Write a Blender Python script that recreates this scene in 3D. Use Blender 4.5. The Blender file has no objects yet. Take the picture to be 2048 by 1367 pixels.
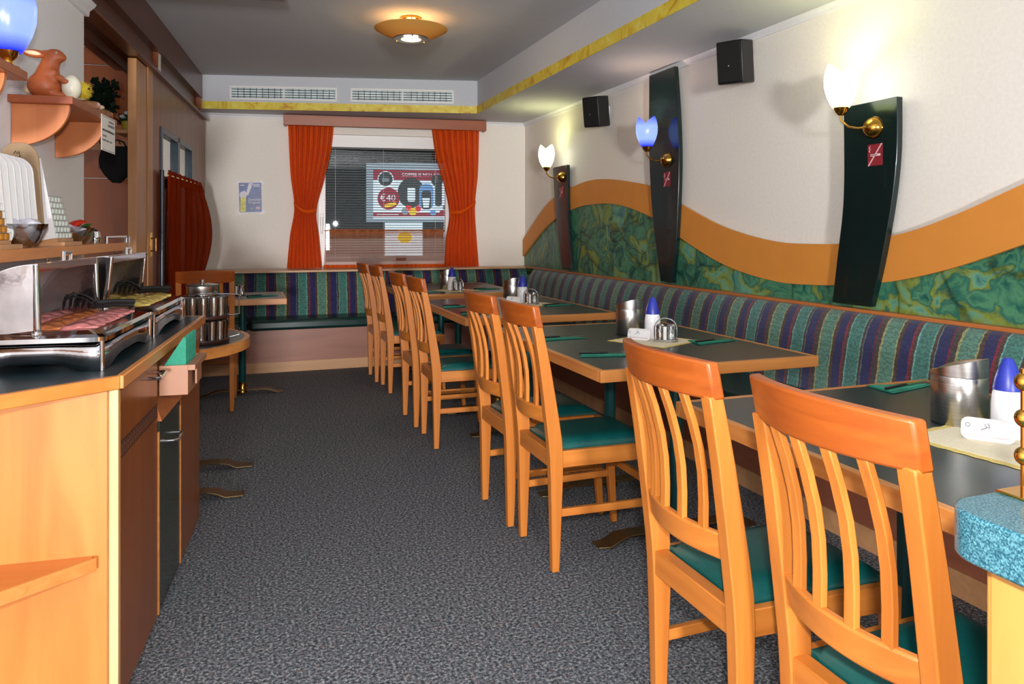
import bpy, bmesh, math, random
from mathutils import Vector, Matrix, noise
random.seed(7)
sc = bpy.context.scene
col = sc.collection
PI = math.pi
def s(r, g, b):
    def f(c):
        c /= 255.0
        return c / 12.92 if c <= .04045 else ((c + .055) / 1.055) ** 2.4
    return (f(r), f(g), f(b), 1.0)

# ------------------------------------------------------------------ camera, world, light, exposure
cam = bpy.data.cameras.new('camera'); camo = bpy.data.objects.new('camera', cam); col.objects.link(camo)
cam.sensor_width = 36.0; cam.lens = 36.0 * 1480.0 / 2048.0
cam.shift_y = -(683.5 - 461.0) / 2048.0
cam.clip_start = .05; cam.clip_end = 200
camo.location = (0, 0, 1.25); camo.rotation_euler = (PI / 2, 0, -math.atan(528.0 / 1480.0))
sc.camera = camo
world = bpy.data.worlds.new('evening_sky'); sc.world = world; world.use_nodes = True
world.node_tree.nodes['Background'].inputs['Color'].default_value = (.86, .92, 1.0, 1)
world.node_tree.nodes['Background'].inputs['Strength'].default_value = .19
def lamp(name, kind, loc, energy, color, size=.05, rot=None, **kw):
    l = bpy.data.lights.new(name, kind); l.energy = energy; l.color = color
    if kind == 'AREA': l.size = size
    else: l.shadow_soft_size = size
    for k, v in kw.items(): setattr(l, k, v)
    o = bpy.data.objects.new(name, l); col.objects.link(o); o.location = loc
    if rot: o.rotation_euler = rot
    return o
lamp('camera_flash', 'POINT', (.01, -.06, 1.39), 76.0, (1.0, .98, .95), .035)
lamp('rear_fill_light', 'AREA', (-1.42, -8.0, 1.05), 450.0, (1.0, .98, .96), .8, (PI / 2, 0, 0))     # unseen fill light added far behind the camera to lift the far walls
sc.view_settings.view_transform = 'Standard'; sc.view_settings.look = 'None'
sc.view_settings.gamma = 1.0; sc.view_settings.use_curve_mapping = False
sc.view_settings.exposure = 1.1

# ------------------------------------------------------------------ materials
MATS = {}
def newmat(name):
    m = bpy.data.materials.new(name); m.use_nodes = True; MATS[name] = m
    return m, m.node_tree.nodes, m.node_tree.links, m.node_tree.nodes['Principled BSDF']
def put(b, **kw):
    for k, v in kw.items():
        k = {'rough': 'Roughness', 'metal': 'Metallic', 'coat': 'Coat Weight', 'trans': 'Transmission Weight', 'alpha': 'Alpha',
             'spec': 'Specular IOR Level', 'ior': 'IOR', 'sheen': 'Sheen Weight', 'emis': 'Emission Strength', 'sss': 'Subsurface Weight'}[k]
        b.inputs[k].default_value = v
def plain(name, c, var=.06, scale=30, bump=0, emit=None, **kw):
    m, N, L, b = newmat(name); put(b, **kw)
    tc = N.new('ShaderNodeTexCoord'); n = N.new('ShaderNodeTexNoise'); n.inputs['Scale'].default_value = scale; n.inputs['Detail'].default_value = 4
    L.new(tc.outputs['Object'], n.inputs['Vector'])
    r = N.new('ShaderNodeValToRGB'); L.new(n.outputs['Fac'], r.inputs['Fac'])
    r.color_ramp.elements[0].position = .3; r.color_ramp.elements[1].position = .7
    r.color_ramp.elements[0].color = tuple(x * (1 - var) for x in c[:3]) + (1,)
    r.color_ramp.elements[1].color = tuple(min(1, x * (1 + var)) for x in c[:3]) + (1,)
    L.new(r.outputs['Color'], b.inputs['Base Color'])
    if bump:
        bp = N.new('ShaderNodeBump'); bp.inputs['Strength'].default_value = bump; bp.inputs['Distance'].default_value = .003
        L.new(n.outputs['Fac'], bp.inputs['Height']); L.new(bp.outputs['Normal'], b.inputs['Normal'])
    if emit:
        b.inputs['Emission Color'].default_value = emit[0]; b.inputs['Emission Strength'].default_value = emit[1]
    return m
def wood(name, dark, light, grain='Z', dens=16, rough=.38, coat=.15):
    m, N, L, b = newmat(name); put(b, rough=rough, coat=coat)
    b.inputs['Coat Roughness'].default_value = .25
    tc = N.new('ShaderNodeTexCoord'); mp = N.new('ShaderNodeMapping')
    sx = {'X': (.9, dens, dens), 'Y': (dens, .9, dens), 'Z': (dens, dens, .9)}[grain]; mp.inputs['Scale'].default_value = sx
    L.new(tc.outputs['Object'], mp.inputs['Vector'])
    n = N.new('ShaderNodeTexNoise'); n.inputs['Scale'].default_value = 1.6; n.inputs['Detail'].default_value = 7; n.inputs['Distortion'].default_value = .7
    L.new(mp.outputs['Vector'], n.inputs['Vector'])
    r = N.new('ShaderNodeValToRGB'); r.color_ramp.elements[0].position = .3; r.color_ramp.elements[1].position = .72
    r.color_ramp.elements[0].color = dark; r.color_ramp.elements[1].color = light
    L.new(n.outputs['Fac'], r.inputs['Fac']); L.new(r.outputs['Color'], b.inputs['Base Color'])
    bp = N.new('ShaderNodeBump'); bp.inputs['Strength'].default_value = .06; bp.inputs['Distance'].default_value = .002
    L.new(n.outputs['Fac'], bp.inputs['Height']); L.new(bp.outputs['Normal'], b.inputs['Normal'])
    return m
def ramp(N, stops, interp='LINEAR'):
    r = N.new('ShaderNodeValToRGB'); e = r.color_ramp.elements; r.color_ramp.interpolation = interp
    while len(e) < len(stops): e.new(.5)
    for k, (p, c) in enumerate(stops): e[k].position = p; e[k].color = c
    return r

wood('beech', s(184, 104, 38), s(210, 130, 54)); wood('beech_x', s(184, 104, 38), s(210, 130, 54), 'X'); wood('beech_y', s(184, 104, 38), s(210, 130, 54), 'Y')
wood('edge_x', s(196, 122, 58), s(216, 146, 78), 'X', 22); wood('edge_y', s(196, 122, 58), s(216, 146, 78), 'Y', 22)
wood('rail_stain', s(152, 72, 20), s(174, 88, 28), 'Y', 22)
wood('pear_z', s(196, 116, 50), s(216, 142, 70), 'Z', 6); wood('pear_y', s(200, 124, 60), s(224, 152, 82), 'Y', 6)
wood('pear_x', s(196, 116, 50), s(216, 142, 70), 'X', 6)
wood('front_z', s(138, 72, 18), s(160, 88, 26), 'Z', 10, .3); wood('pale_edge', s(224, 186, 128), s(238, 206, 152), 'Z', 10)
wood('shelf_y', s(140, 66, 30), s(158, 80, 40), 'Y', 10); wood('bracket', s(188, 108, 60), s(206, 128, 76), 'Z', 8)
wood('header_y', s(84, 42, 22), s(104, 54, 30), 'Y', 6, .35); wood('panel_z', s(142, 68, 18), s(168, 86, 28), 'Z', 5); wood('jamb_z', s(172, 116, 66), s(190, 134, 80), 'Z', 12)
wood('door_z', s(112, 58, 26), s(136, 74, 34), 'Z', 5, .4); wood('dark_board', s(50, 26, 20), s(66, 34, 26), 'Y', 8)
wood('pelmet_x', s(142, 70, 34), s(158, 82, 42), 'X', 12); wood('bench_x', s(150, 96, 78), s(170, 112, 92), 'X', 6); wood('bench_y', s(138, 80, 58), s(158, 98, 74), 'Y', 6)
wood('plinth', s(190, 140, 96), s(206, 156, 110), 'X', 12); wood('ledge_y', s(176, 100, 50), s(196, 120, 64), 'Y', 14); wood('ledge_x', s(196, 150, 108), s(212, 168, 126), 'X', 14)
wood('maple', s(192, 130, 62), s(208, 150, 80), 'Z', 8)
plain('wall', s(233, 227, 219), .03, 60, .12, rough=.85); plain('wall_white', s(238, 239, 242), .02, 60, .1, rough=.85)
plain('ceiling', s(190, 193, 200), .015, 30, rough=.9); plain('crown', s(226, 226, 230), .02, rough=.6)
plain('vinyl', s(10, 82, 80), .08, 60, .05, rough=.36); plain('vinyl_dark', s(8, 48, 46), .08, 60, .05, rough=.32)
plain('steel_foot', s(120, 100, 70), .1, 40, metal=.9, rough=.42); plain('column', s(10, 74, 76), .05, rough=.3)
plain('brass', s(212, 160, 70), .03, metal=1, rough=.14); plain('dish_brass', s(206, 160, 84), .05, 8, metal=1, rough=.3)
plain('chrome', s(206, 204, 206), .02, metal=1, rough=.07); plain('chrome_soft', s(190, 184, 186), .25, 9, .9, metal=1, rough=.12)
plain('satin', s(240, 236, 240), .1, 7, .5, metal=.2, rough=.22)
plain('black', s(14, 14, 16), .1, rough=.45); plain('black_cloth', s(10, 10, 12), .2, 40, rough=.9)
plain('white', s(238, 238, 240), .02, rough=.35); plain('white_matte', s(240, 238, 234), .02, rough=.7); plain('bottle_white', s(240, 240, 244), .02, rough=.25, sss=.0)
plain('cap_blue', s(40, 52, 160), .06, rough=.35); plain('napkin', s(24, 112, 92), .1, 80, .05, rough=.8); plain('napkin_light', s(44, 142, 116), .1, 80, .05, rough=.8)
plain('napkin_box', s(170, 120, 92), .04, 20, rough=.45)
plain('panel_green', s(6, 30, 30), .08, 4, rough=.22, coat=.2); plain('orange_band', s(214, 138, 56), .03, 8, rough=.6)
plain('door_green', s(46, 56, 42), .14, 14, rough=.25, coat=.2); plain('sticker_red', s(138, 34, 46), .05, rough=.5); plain('sticker_white', s(222, 206, 206), .02, rough=.5)
plain('blue_frame', s(60, 84, 104), .06, rough=.35); plain('poster_back', s(206, 206, 216), .02, rough=.4); plain('tape', s(246, 246, 250), .01, rough=.15)
plain('foil', s(210, 210, 214), .05, metal=.8, rough=.3); plain('honey', s(196, 132, 30), .1, 40, rough=.25)
plain('cup_white', s(226, 238, 230), .03, rough=.4); plain('board_white', s(240, 240, 240), .01, rough=.4); plain('board_brown', s(150, 122, 90), .06, rough=.6)
plain('rabbit', s(168, 84, 40), .12, 30, .05, rough=.5); plain('egg', s(222, 218, 196), .05, 60, rough=.4); plain('cream', s(232, 200, 160), .05, rough=.5)
plain('chick', s(222, 200, 60), .12, 60, .4, rough=.95); plain('bark', s(150, 104, 72), .3, 40, .6, rough=.95); plain('pink', s(226, 186, 190), .06, rough=.7)
plain('leaf_dark', s(16, 38, 20), .4, 20, rough=.6); plain('leaf', s(30, 66, 34), .4, 20, rough=.6); plain('petal', s(200, 206, 206), .05, rough=.7); plain('yellow_pot', s(170, 150, 40), .05, rough=.5)
plain('ham', s(226, 140, 138), .16, 22, .1, rough=.35, sss=.0); plain('ham_rim', s(206, 120, 70), .2, 50, .1, rough=.4); plain('cheese', s(236, 206, 110), .05, 15, rough=.4)
plain('crisp_red', s(206, 46, 20), .2, 18, rough=.25); plain('crisp_white', s(214, 214, 226), .2, 30, .3, rough=.25); plain('green_pack', s(50, 110, 40), .3, 20, rough=.3)
plain('vent_white', s(222, 222, 222), .02, rough=.5); plain('vent_dark', s(20, 22, 24), .1, rough=.7); plain('vent_glass', s(206, 222, 226), .25, 14, rough=.3)
plain('slat', s(150, 154, 160), .03, rough=.4); plain('pvc', s(232, 230, 230), .01, rough=.35); plain('ink', s(40, 30, 34), .05, rough=.6); plain('ink_red', s(200, 50, 60), .05, rough=.6); plain('ink_grey', s(110, 108, 112), .05, rough=.6)
plain('pole_grey', s(70, 74, 84), .05, rough=.3, metal=.6); plain('doily', s(236, 226, 196), .05, 140, .3, rough=.85); plain('doily_edge', s(222, 200, 120), .08, 120, .2, rough=.85)
plain('asphalt', s(60, 62, 66), .15, 20, rough=.9); plain('wood_floor_dark', s(40, 40, 44), .1, rough=.9)
plain('beer', s(196, 190, 70), .2, 30, rough=.4); plain('froth', s(214, 212, 220), .05, rough=.5); plain('poster_blue', s(66, 82, 140), .5, 6, rough=.35); plain('poster_green', s(120, 150, 110), .1, rough=.4)
def glow(name, c, e, st, rough=.3):
    m, N, L, b = newmat(name); b.inputs['Base Color'].default_value = c; put(b, rough=rough)
    lw = N.new('ShaderNodeTexCoord'); sp = N.new('ShaderNodeSeparateXYZ'); L.new(lw.outputs['Object'], sp.inputs['Vector'])
    b.inputs['Emission Color'].default_value = e; b.inputs['Emission Strength'].default_value = st
    return m
def lampglass(name, edge, core, st):
    # opal glass, brightest round the bulb inside it (bulb at local z .06) and fading to the tinted rim
    m, N, L, b = newmat(name); b.inputs['Base Color'].default_value = edge; put(b, rough=.25)
    tc = N.new('ShaderNodeTexCoord'); sp = N.new('ShaderNodeSeparateXYZ'); L.new(tc.outputs['Object'], sp.inputs['Vector'])
    mr = N.new('ShaderNodeMapRange'); mr.inputs['From Min'].default_value = 0; mr.inputs['From Max'].default_value = .22; L.new(sp.outputs['Z'], mr.inputs['Value'])
    cr = ramp(N, [(0, edge), (.22, core), (.6, core), (.98, edge)]); L.new(mr.outputs['Result'], cr.inputs['Fac'])
    L.new(cr.outputs['Color'], b.inputs['Emission Color']); b.inputs['Emission Strength'].default_value = st
    return m
lampglass('opal', s(196, 220, 120), (1, 1, .86, 1), 2.2)
lampglass('blue_opal', s(8, 22, 170), (.12, .17, .46, 1), 1.6)
glow('bulb', (1, .9, .7, 1), (1, .72, .3, 1), 9); glow('warm_glass', (1, .8, .5, 1), (1, .72, .32, 1), 6)
glow('sign_white', s(226, 230, 240), s(226, 230, 244), .55); glow('sign_red', s(150, 30, 52), s(160, 30, 54), .5); glow('sign_dark', s(56, 58, 62), s(60, 64, 70), .35)
glow('sign_grey', s(150, 160, 176), s(150, 160, 176), .5); glow('sign_blue', s(110, 150, 210), s(110, 150, 210), .55); glow('sign_yellow', s(236, 190, 40), s(236, 190, 40), .6); glow('sign_bright_red', s(220, 40, 50), s(220, 40, 50), .6); glow('sign_brown', s(170, 110, 70), s(170, 110, 70), .5)
def glassmat(name, c, rough=.02, mixf=.12):
    m = bpy.data.materials.new(name); m.use_nodes = True; MATS[name] = m; N = m.node_tree.nodes; L = m.node_tree.links; N.clear()
    out = N.new('ShaderNodeOutputMaterial'); mx = N.new('ShaderNodeMixShader'); t = N.new('ShaderNodeBsdfTransparent'); g = N.new('ShaderNodeBsdfGlossy')
    t.inputs['Color'].default_value = c; g.inputs['Roughness'].default_value = rough
    fr = N.new('ShaderNodeFresnel'); fr.inputs['IOR'].default_value = 1.5
    ad = N.new('ShaderNodeMath'); ad.operation = 'ADD'; ad.inputs[1].default_value = mixf; ad.use_clamp = True
    L.new(fr.outputs['Fac'], ad.inputs[0]); L.new(ad.outputs[0], mx.inputs['Fac']); L.new(t.outputs[0], mx.inputs[1]); L.new(g.outputs[0], mx.inputs[2]); L.new(mx.outputs[0], out.inputs['Surface'])
    return m
glassmat('pane', (.86, .92, .9, 1), .01, .06); glassmat('tumbler', (.95, .97, .97, 1), .05, .34); glassmat('door_pane', (.5, .52, .52, 1), .02, .5)
def sheer(name, c, opac, c2=None):
    m = bpy.data.materials.new(name); m.use_nodes = True; MATS[name] = m; N = m.node_tree.nodes; L = m.node_tree.links; N.clear()
    out = N.new('ShaderNodeOutputMaterial'); mx = N.new('ShaderNodeMixShader'); t = N.new('ShaderNodeBsdfTransparent'); a = N.new('ShaderNodeAddShader')
    df = N.new('ShaderNodeBsdfDiffuse'); tl = N.new('ShaderNodeBsdfTranslucent'); m2 = N.new('ShaderNodeMixShader'); m2.inputs['Fac'].default_value = .35
    tc = N.new('ShaderNodeTexCoord'); mp = N.new('ShaderNodeMapping'); mp.inputs['Scale'].default_value = (60, 60, 3); n = N.new('ShaderNodeTexNoise'); n.inputs['Scale'].default_value = 1.2; n.inputs['Detail'].default_value = 5
    L.new(tc.outputs['Object'], mp.inputs['Vector']); L.new(mp.outputs['Vector'], n.inputs['Vector'])
    r = ramp(N, [(.25, c), (.6, c2 or c), (.8, c)]); L.new(n.outputs['Fac'], r.inputs['Fac'])
    L.new(r.outputs['Color'], df.inputs['Color']); L.new(r.outputs['Color'], tl.inputs['Color'])
    L.new(df.outputs[0], m2.inputs[1]); L.new(tl.outputs[0], m2.inputs[2]); mx.inputs['Fac'].default_value = opac
    L.new(t.outputs[0], mx.inputs[1]); L.new(m2.outputs[0], mx.inputs[2]); L.new(mx.outputs[0], out.inputs['Surface'])
    return m
sheer('curtain', s(246, 112, 34), .92, s(232, 92, 24)); sheer('curtain_thin', s(226, 150, 104), .42, s(206, 116, 66)); sheer('door_curtain', s(182, 66, 24), .97, s(146, 46, 16))
def carpet():
    m, N, L, b = newmat('carpet'); put(b, rough=.95); tc = N.new('ShaderNodeTexCoord')
    v = N.new('ShaderNodeTexNoise'); v.inputs['Scale'].default_value = 100; v.inputs['Detail'].default_value = 2.5; v.inputs['Roughness'].default_value = .75; L.new(tc.outputs['Object'], v.inputs['Vector'])
    r = ramp(N, [(.34, s(22, 25, 30)), (.44, s(66, 72, 80)), (.52, s(98, 104, 112)), (.6, s(146, 150, 154)), (.7, s(184, 184, 184))]); L.new(v.outputs['Fac'], r.inputs['Fac'])
    n2 = N.new('ShaderNodeTexNoise'); n2.inputs['Scale'].default_value = 46; L.new(tc.outputs['Object'], n2.inputs['Vector'])
    r2 = ramp(N, [(.6, (0, 0, 0, 1)), (.7, (.5, .5, .5, 1))]); L.new(n2.outputs['Fac'], r2.inputs['Fac'])
    mx = N.new('ShaderNodeMix'); mx.data_type = 'RGBA'; L.new(r2.outputs['Color'], mx.inputs['Factor']); L.new(r.outputs['Color'], mx.inputs['A']); mx.inputs['B'].default_value = s(124, 100, 96)
    L.new(mx.outputs['Result'], b.inputs['Base Color'])
    bp = N.new('ShaderNodeBump'); bp.inputs['Strength'].default_value = .22; bp.inputs['Distance'].default_value = .003; L.new(v.outputs['Fac'], bp.inputs['Height']); L.new(bp.outputs['Normal'], b.inputs['Normal'])
carpet()
def laminate(name, c, fleck, rough):
    m, N, L, b = newmat(name); put(b, rough=rough); tc = N.new('ShaderNodeTexCoord')
    v = N.new('ShaderNodeTexNoise'); v.inputs['Scale'].default_value = 420; v.inputs['Detail'].default_value = 2; L.new(tc.outputs['Object'], v.inputs['Vector'])
    r = ramp(N, [(.4, c), (.68, fleck)]); L.new(v.outputs['Fac'], r.inputs['Fac']); L.new(r.outputs['Color'], b.inputs['Base Color'])
laminate('laminate', s(34, 50, 52), s(50, 66, 68), .3); laminate('counter_top', s(24, 42, 50), s(36, 54, 62), .28); laminate('teal_fleck', s(22, 76, 92), s(96, 150, 164), .3)
def stripes(name, axis):
    m, N, L, b = newmat(name); put(b, rough=.85, sheen=.3); tc = N.new('ShaderNodeTexCoord'); sp = N.new('ShaderNodeSeparateXYZ'); L.new(tc.outputs['Object'], sp.inputs['Vector'])
    n = N.new('ShaderNodeTexNoise'); n.inputs['Scale'].default_value = 30; n.inputs['Detail'].default_value = 3; L.new(tc.outputs['Object'], n.inputs['Vector'])
    w = N.new('ShaderNodeMath'); w.operation = 'MULTIPLY_ADD'; w.inputs[1].default_value = .016; L.new(n.outputs['Fac'], w.inputs[0]); L.new(sp.outputs[axis], w.inputs[2])
    dv = N.new('ShaderNodeMath'); dv.operation = 'DIVIDE'; dv.inputs[1].default_value = .366; L.new(w.outputs[0], dv.inputs[0])
    fr = N.new('ShaderNodeMath'); fr.operation = 'FRACT'; L.new(dv.outputs[0], fr.inputs[0])
    T, G, Nv, R, Br, Go = s(62, 118, 108), s(84, 128, 112), s(26, 30, 84), s(96, 22, 48), s(72, 50, 44), s(146, 150, 100)
    st = [(0, R), (.03, Nv), (.17, s(90, 120, 116)), (.18, Br), (.22, s(96, 150, 140)), (.24, T), (.42, s(110, 165, 160)), (.44, Br), (.48, s(120, 30, 50)), (.51, Nv), (.64, Br), (.69, Go), (.71, G), (.9, Go), (.93, Br), (.97, s(50, 60, 60))]
    r = ramp(N, st, 'CONSTANT'); L.new(fr.outputs[0], r.inputs['Fac'])
    # chevron weave down the middle of every stripe
    wv = N.new('ShaderNodeTexWave'); wv.wave_type = 'BANDS'; wv.bands_direction = 'Z'; wv.inputs['Scale'].default_value = 14; wv.inputs['Distortion'].default_value = 9; wv.inputs['Detail'].default_value = 3; wv.inputs['Detail Scale'].default_value = 4
    L.new(tc.outputs['Object'], wv.inputs['Vector'])
    r2 = ramp(N, [(.2, (.55, .55, .55, 1)), (.7, (1.1, 1.1, 1.1, 1))]); L.new(wv.outputs['Color'], r2.inputs['Fac'])
    mx = N.new('ShaderNodeMix'); mx.data_type = 'RGBA'; mx.blend_type = 'MULTIPLY'; mx.inputs['Factor'].default_value = .8
    L.new(r.outputs['Color'], mx.inputs['A']); L.new(r2.outputs['Color'], mx.inputs['B']); L.new(mx.outputs['Result'], b.inputs['Base Color'])
stripes('stripes_y', 'Y'); stripes('stripes_x', 'X')
def mural():
    m, N, L, b = newmat('mural'); put(b, rough=.4, coat=.1); tc = N.new('ShaderNodeTexCoord')
    n0 = N.new('ShaderNodeTexNoise'); n0.inputs['Scale'].default_value = 2.2; n0.inputs['Detail'].default_value = 5; L.new(tc.outputs['Object'], n0.inputs['Vector'])
    ad = N.new('ShaderNodeMix'); ad.data_type = 'VECTOR'; ad.inputs['Factor'].default_value = .28; L.new(tc.outputs['Object'], ad.inputs['A']); L.new(n0.outputs['Color'], ad.inputs['B'])
    n1 = N.new('ShaderNodeTexNoise'); n1.inputs['Scale'].default_value = 4.6; n1.inputs['Detail'].default_value = 6; n1.inputs['Distortion'].default_value = 1.6; L.new(ad.outputs['Result'], n1.inputs['Vector'])
    r = ramp(N, [(.25, s(14, 52, 56)), (.38, s(28, 96, 84)), (.46, s(82, 140, 104)), (.52, s(36, 104, 92)), (.58, s(128, 140, 52)), (.65, s(104, 160, 130)), (.76, s(26, 96, 108))]); L.new(n1.outputs['Fac'], r.inputs['Fac'])
    v = N.new('ShaderNodeTexVoronoi'); v.feature = 'DISTANCE_TO_EDGE'; v.inputs['Scale'].default_value = 4.2; L.new(ad.outputs['Result'], v.inputs['Vector'])
    r2 = ramp(N, [(.0, (.16, .2, .22, 1)), (.035, (.75, .8, .8, 1)), (.16, (1, 1, 1, 1))]); L.new(v.outputs['Distance'], r2.inputs['Fac'])
    mx = N.new('ShaderNodeMix'); mx.data_type = 'RGBA'; mx.blend_type = 'MULTIPLY'; mx.inputs['Factor'].default_value = .8
    L.new(r.outputs['Color'], mx.inputs['A']); L.new(r2.outputs['Color'], mx.inputs['B']); L.new(mx.outputs['Result'], b.inputs['Base Color'])
mural()
def marbled():
    m, N, L, b = newmat('yellow_marble'); put(b, rough=.5); tc = N.new('ShaderNodeTexCoord')
    n = N.new('ShaderNodeTexNoise'); n.inputs['Scale'].default_value = 6; n.inputs['Detail'].default_value = 5; n.inputs['Distortion'].default_value = 2.5; L.new(tc.outputs['Object'], n.inputs['Vector'])
    r = ramp(N, [(.3, s(186, 130, 20)), (.42, s(206, 178, 40)), (.6, s(216, 198, 70)), (.75, s(226, 216, 120))]); L.new(n.outputs['Fac'], r.inputs['Fac']); L.new(r.outputs['Color'], b.inputs['Base Color'])
marbled()
def brushed():
    m, N, L, b = newmat('brushed'); put(b, metal=1, rough=.24); tc = N.new('ShaderNodeTexCoord'); mp = N.new('ShaderNodeMapping'); mp.inputs['Scale'].default_value = (3, 3, 260); L.new(tc.outputs['Object'], mp.inputs['Vector'])
    n = N.new('ShaderNodeTexNoise'); n.inputs['Scale'].default_value = 3; L.new(mp.outputs['Vector'], n.inputs['Vector'])
    r = ramp(N, [(.3, s(176, 174, 172)), (.7, s(206, 204, 200))]); L.new(n.outputs['Fac'], r.inputs['Fac']); L.new(r.outputs['Color'], b.inputs['Base Color'])
    b.inputs['Anisotropic'].default_value = .5
brushed()

# ------------------------------------------------------------------ mesh helpers
class MB:
    def __init__(self): self.v = []; self.f = []
    def add(self, vs, fs):
        o = len(self.v); self.v += [tuple(p) for p in vs]; self.f += [tuple(i + o for i in q) for q in fs]; return self
    def box(self, x0, x1, y0, y1, z0, z1, M=None):
        vs = [Vector((x, y, z)) for z in (z0, z1) for y in (y0, y1) for x in (x0, x1)]
        if M is not None: vs = [M @ p for p in vs]
        return self.add(vs, [(0, 2, 3, 1), (4, 5, 7, 6), (0, 1, 5, 4), (2, 6, 7, 3), (0, 4, 6, 2), (1, 3, 7, 5)])
    def hexa(self, a, b):          # a: 4 lower corners, b: 4 upper corners (counter-clockwise from above)
        return self.add(list(a) + list(b), [(3, 2, 1, 0), (4, 5, 6, 7), (0, 1, 5, 4), (1, 2, 6, 5), (2, 3, 7, 6), (3, 0, 4, 7)])
    def prism(self, poly, z0, z1, axis='Z', M=None):
        def P(a, b, c): return {'Z': (a, b, c), 'X': (c, a, b), 'Y': (a, c, b)}[axis]
        n = len(poly); vs = [Vector(P(a, b, z0)) for a, b in poly] + [Vector(P(a, b, z1)) for a, b in poly]
        if M is not None: vs = [M @ p for p in vs]
        return self.add(vs, [tuple(range(n))[::-1], tuple(range(n, 2 * n))] + [(i, (i + 1) % n, n + (i + 1) % n, n + i) for i in range(n)])
    def lathe(self, prof, seg=28, c=(0, 0, 0), M=None, a0=0, a1=2 * PI):
        full = abs(a1 - a0 - 2 * PI) < 1e-6; k = seg if full else seg + 1; vs = []
        for r, z in prof:
            for i in range(k):
                a = a0 + (a1 - a0) * i / seg; vs.append(Vector((c[0] + r * math.cos(a), c[1] + r * math.sin(a), c[2] + z)))
        if M is not None: vs = [M @ p for p in vs]
        fs = []
        for j in range(len(prof) - 1):
            for i in range(seg):
                i2 = (i + 1) % k; fs.append((j * k + i, j * k + i2, (j + 1) * k + i2, (j + 1) * k + i))
        return self.add(vs, fs)
    def tube(self, pts, r, seg=8, closed=False, caps=True):
        pts = [Vector(p) for p in pts]; n = len(pts); rs = r if isinstance(r, (list, tuple)) else [r] * n; vs = []; up = None
        for i, p in enumerate(pts):
            if closed: t = pts[(i + 1) % n] - pts[i - 1]
            else: t = pts[min(i + 1, n - 1)] - pts[max(i - 1, 0)]
            t.normalize()
            if up is None: up = Vector((0, 0, 1)) if abs(t.z) < .9 else Vector((1, 0, 0))
            a = t.cross(up); a.normalize(); b = a.cross(t); up = b
            for k in range(seg):
                g = 2 * PI * k / seg; vs.append(p + a * math.cos(g) * rs[i] + b * math.sin(g) * rs[i])
        fs = []
        for i in range(n if closed else n - 1):
            j = (i + 1) % n
            for k in range(seg): fs.append((i * seg + k, i * seg + (k + 1) % seg, j * seg + (k + 1) % seg, j * seg + k))
        if caps and not closed: fs += [tuple(range(seg))[::-1], tuple(range((n - 1) * seg, n * seg))]
        return self.add(vs, fs)
    def ball(self, c, r, seg=14, rings=9, sc=(1, 1, 1)):
        prof = [(max(1e-4, r * math.sin(PI * i / rings)), -r * math.cos(PI * i / rings)) for i in range(rings + 1)]
        o = len(self.v); self.lathe(prof, seg)
        for i in range(o, len(self.v)): p = self.v[i]; self.v[i] = (c[0] + p[0] * sc[0], c[1] + p[1] * sc[1], c[2] + p[2] * sc[2])
        return self
    def sheet(self, fn, nu, nv, thick=0):     # fn(u, v) -> point, u, v in 0..1
        vs = [Vector(fn(i / nu, j / nv)) for j in range(nv + 1) for i in range(nu + 1)]
        fs = [(j * (nu + 1) + i, j * (nu + 1) + i + 1, (j + 1) * (nu + 1) + i + 1, (j + 1) * (nu + 1) + i) for j in range(nv) for i in range(nu)]
        return self.add(vs, fs)
    def build(self, name, mat, parent=None, bevel=0, angle=35, seg=2, solid=0, loc=None, rotz=None, fix=True):
        me = bpy.data.meshes.new(name); me.from_pydata(self.v, [], self.f)
        if fix:
            bm = bmesh.new(); bm.from_mesh(me); bmesh.ops.recalc_face_normals(bm, faces=bm.faces); bm.to_mesh(me); bm.free()
        for p in me.polygons: p.use_smooth = True
        me.set_sharp_from_angle(angle=math.radians(angle))
        if mat: me.materials.append(MATS[mat])
        o = bpy.data.objects.new(name, me); col.objects.link(o); o.parent = parent
        if loc is not None: o.location = loc
        if rotz is not None: o.rotation_euler[2] = rotz
        if solid:
            md = o.modifiers.new('thickness', 'SOLIDIFY'); md.thickness = solid; md.offset = 0
        if bevel:
            md = o.modifiers.new('bevel', 'BEVEL'); md.width = bevel; md.segments = seg; md.limit_method = 'ANGLE'; md.angle_limit = math.radians(40); md.harden_normals = False
        return o
def tag(o, label=None, cat=None, group=None, kind=None):
    if label: o['label'] = label
    if cat: o['category'] = cat
    if group: o['group'] = group
    if kind: o['kind'] = kind
    return o
def thing(name, label, cat, loc=(0, 0, 0), rotz=0, group=None):
    o = bpy.data.objects.new(name, None); col.objects.link(o); o.location = loc; o.rotation_euler = (0, 0, rotz); o.empty_display_size = .05
    return tag(o, label, cat, group)
KIDS = {}
def kids(o):
    return [c for c in bpy.data.objects if c.parent == o]
def copy_tree(o, loc=None, rotz=None, label=None, group=None, parent=None):
    c = o.copy(); col.objects.link(c); c.parent = parent
    if loc is not None: c.location = loc
    if rotz is not None: c.rotation_euler = (0, 0, rotz)
    if label: c['label'] = label
    if group: c['group'] = group
    for k in kids(o): copy_tree(k, parent=c)
    return c
def struct(o): o['kind'] = 'structure'; return o
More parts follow.
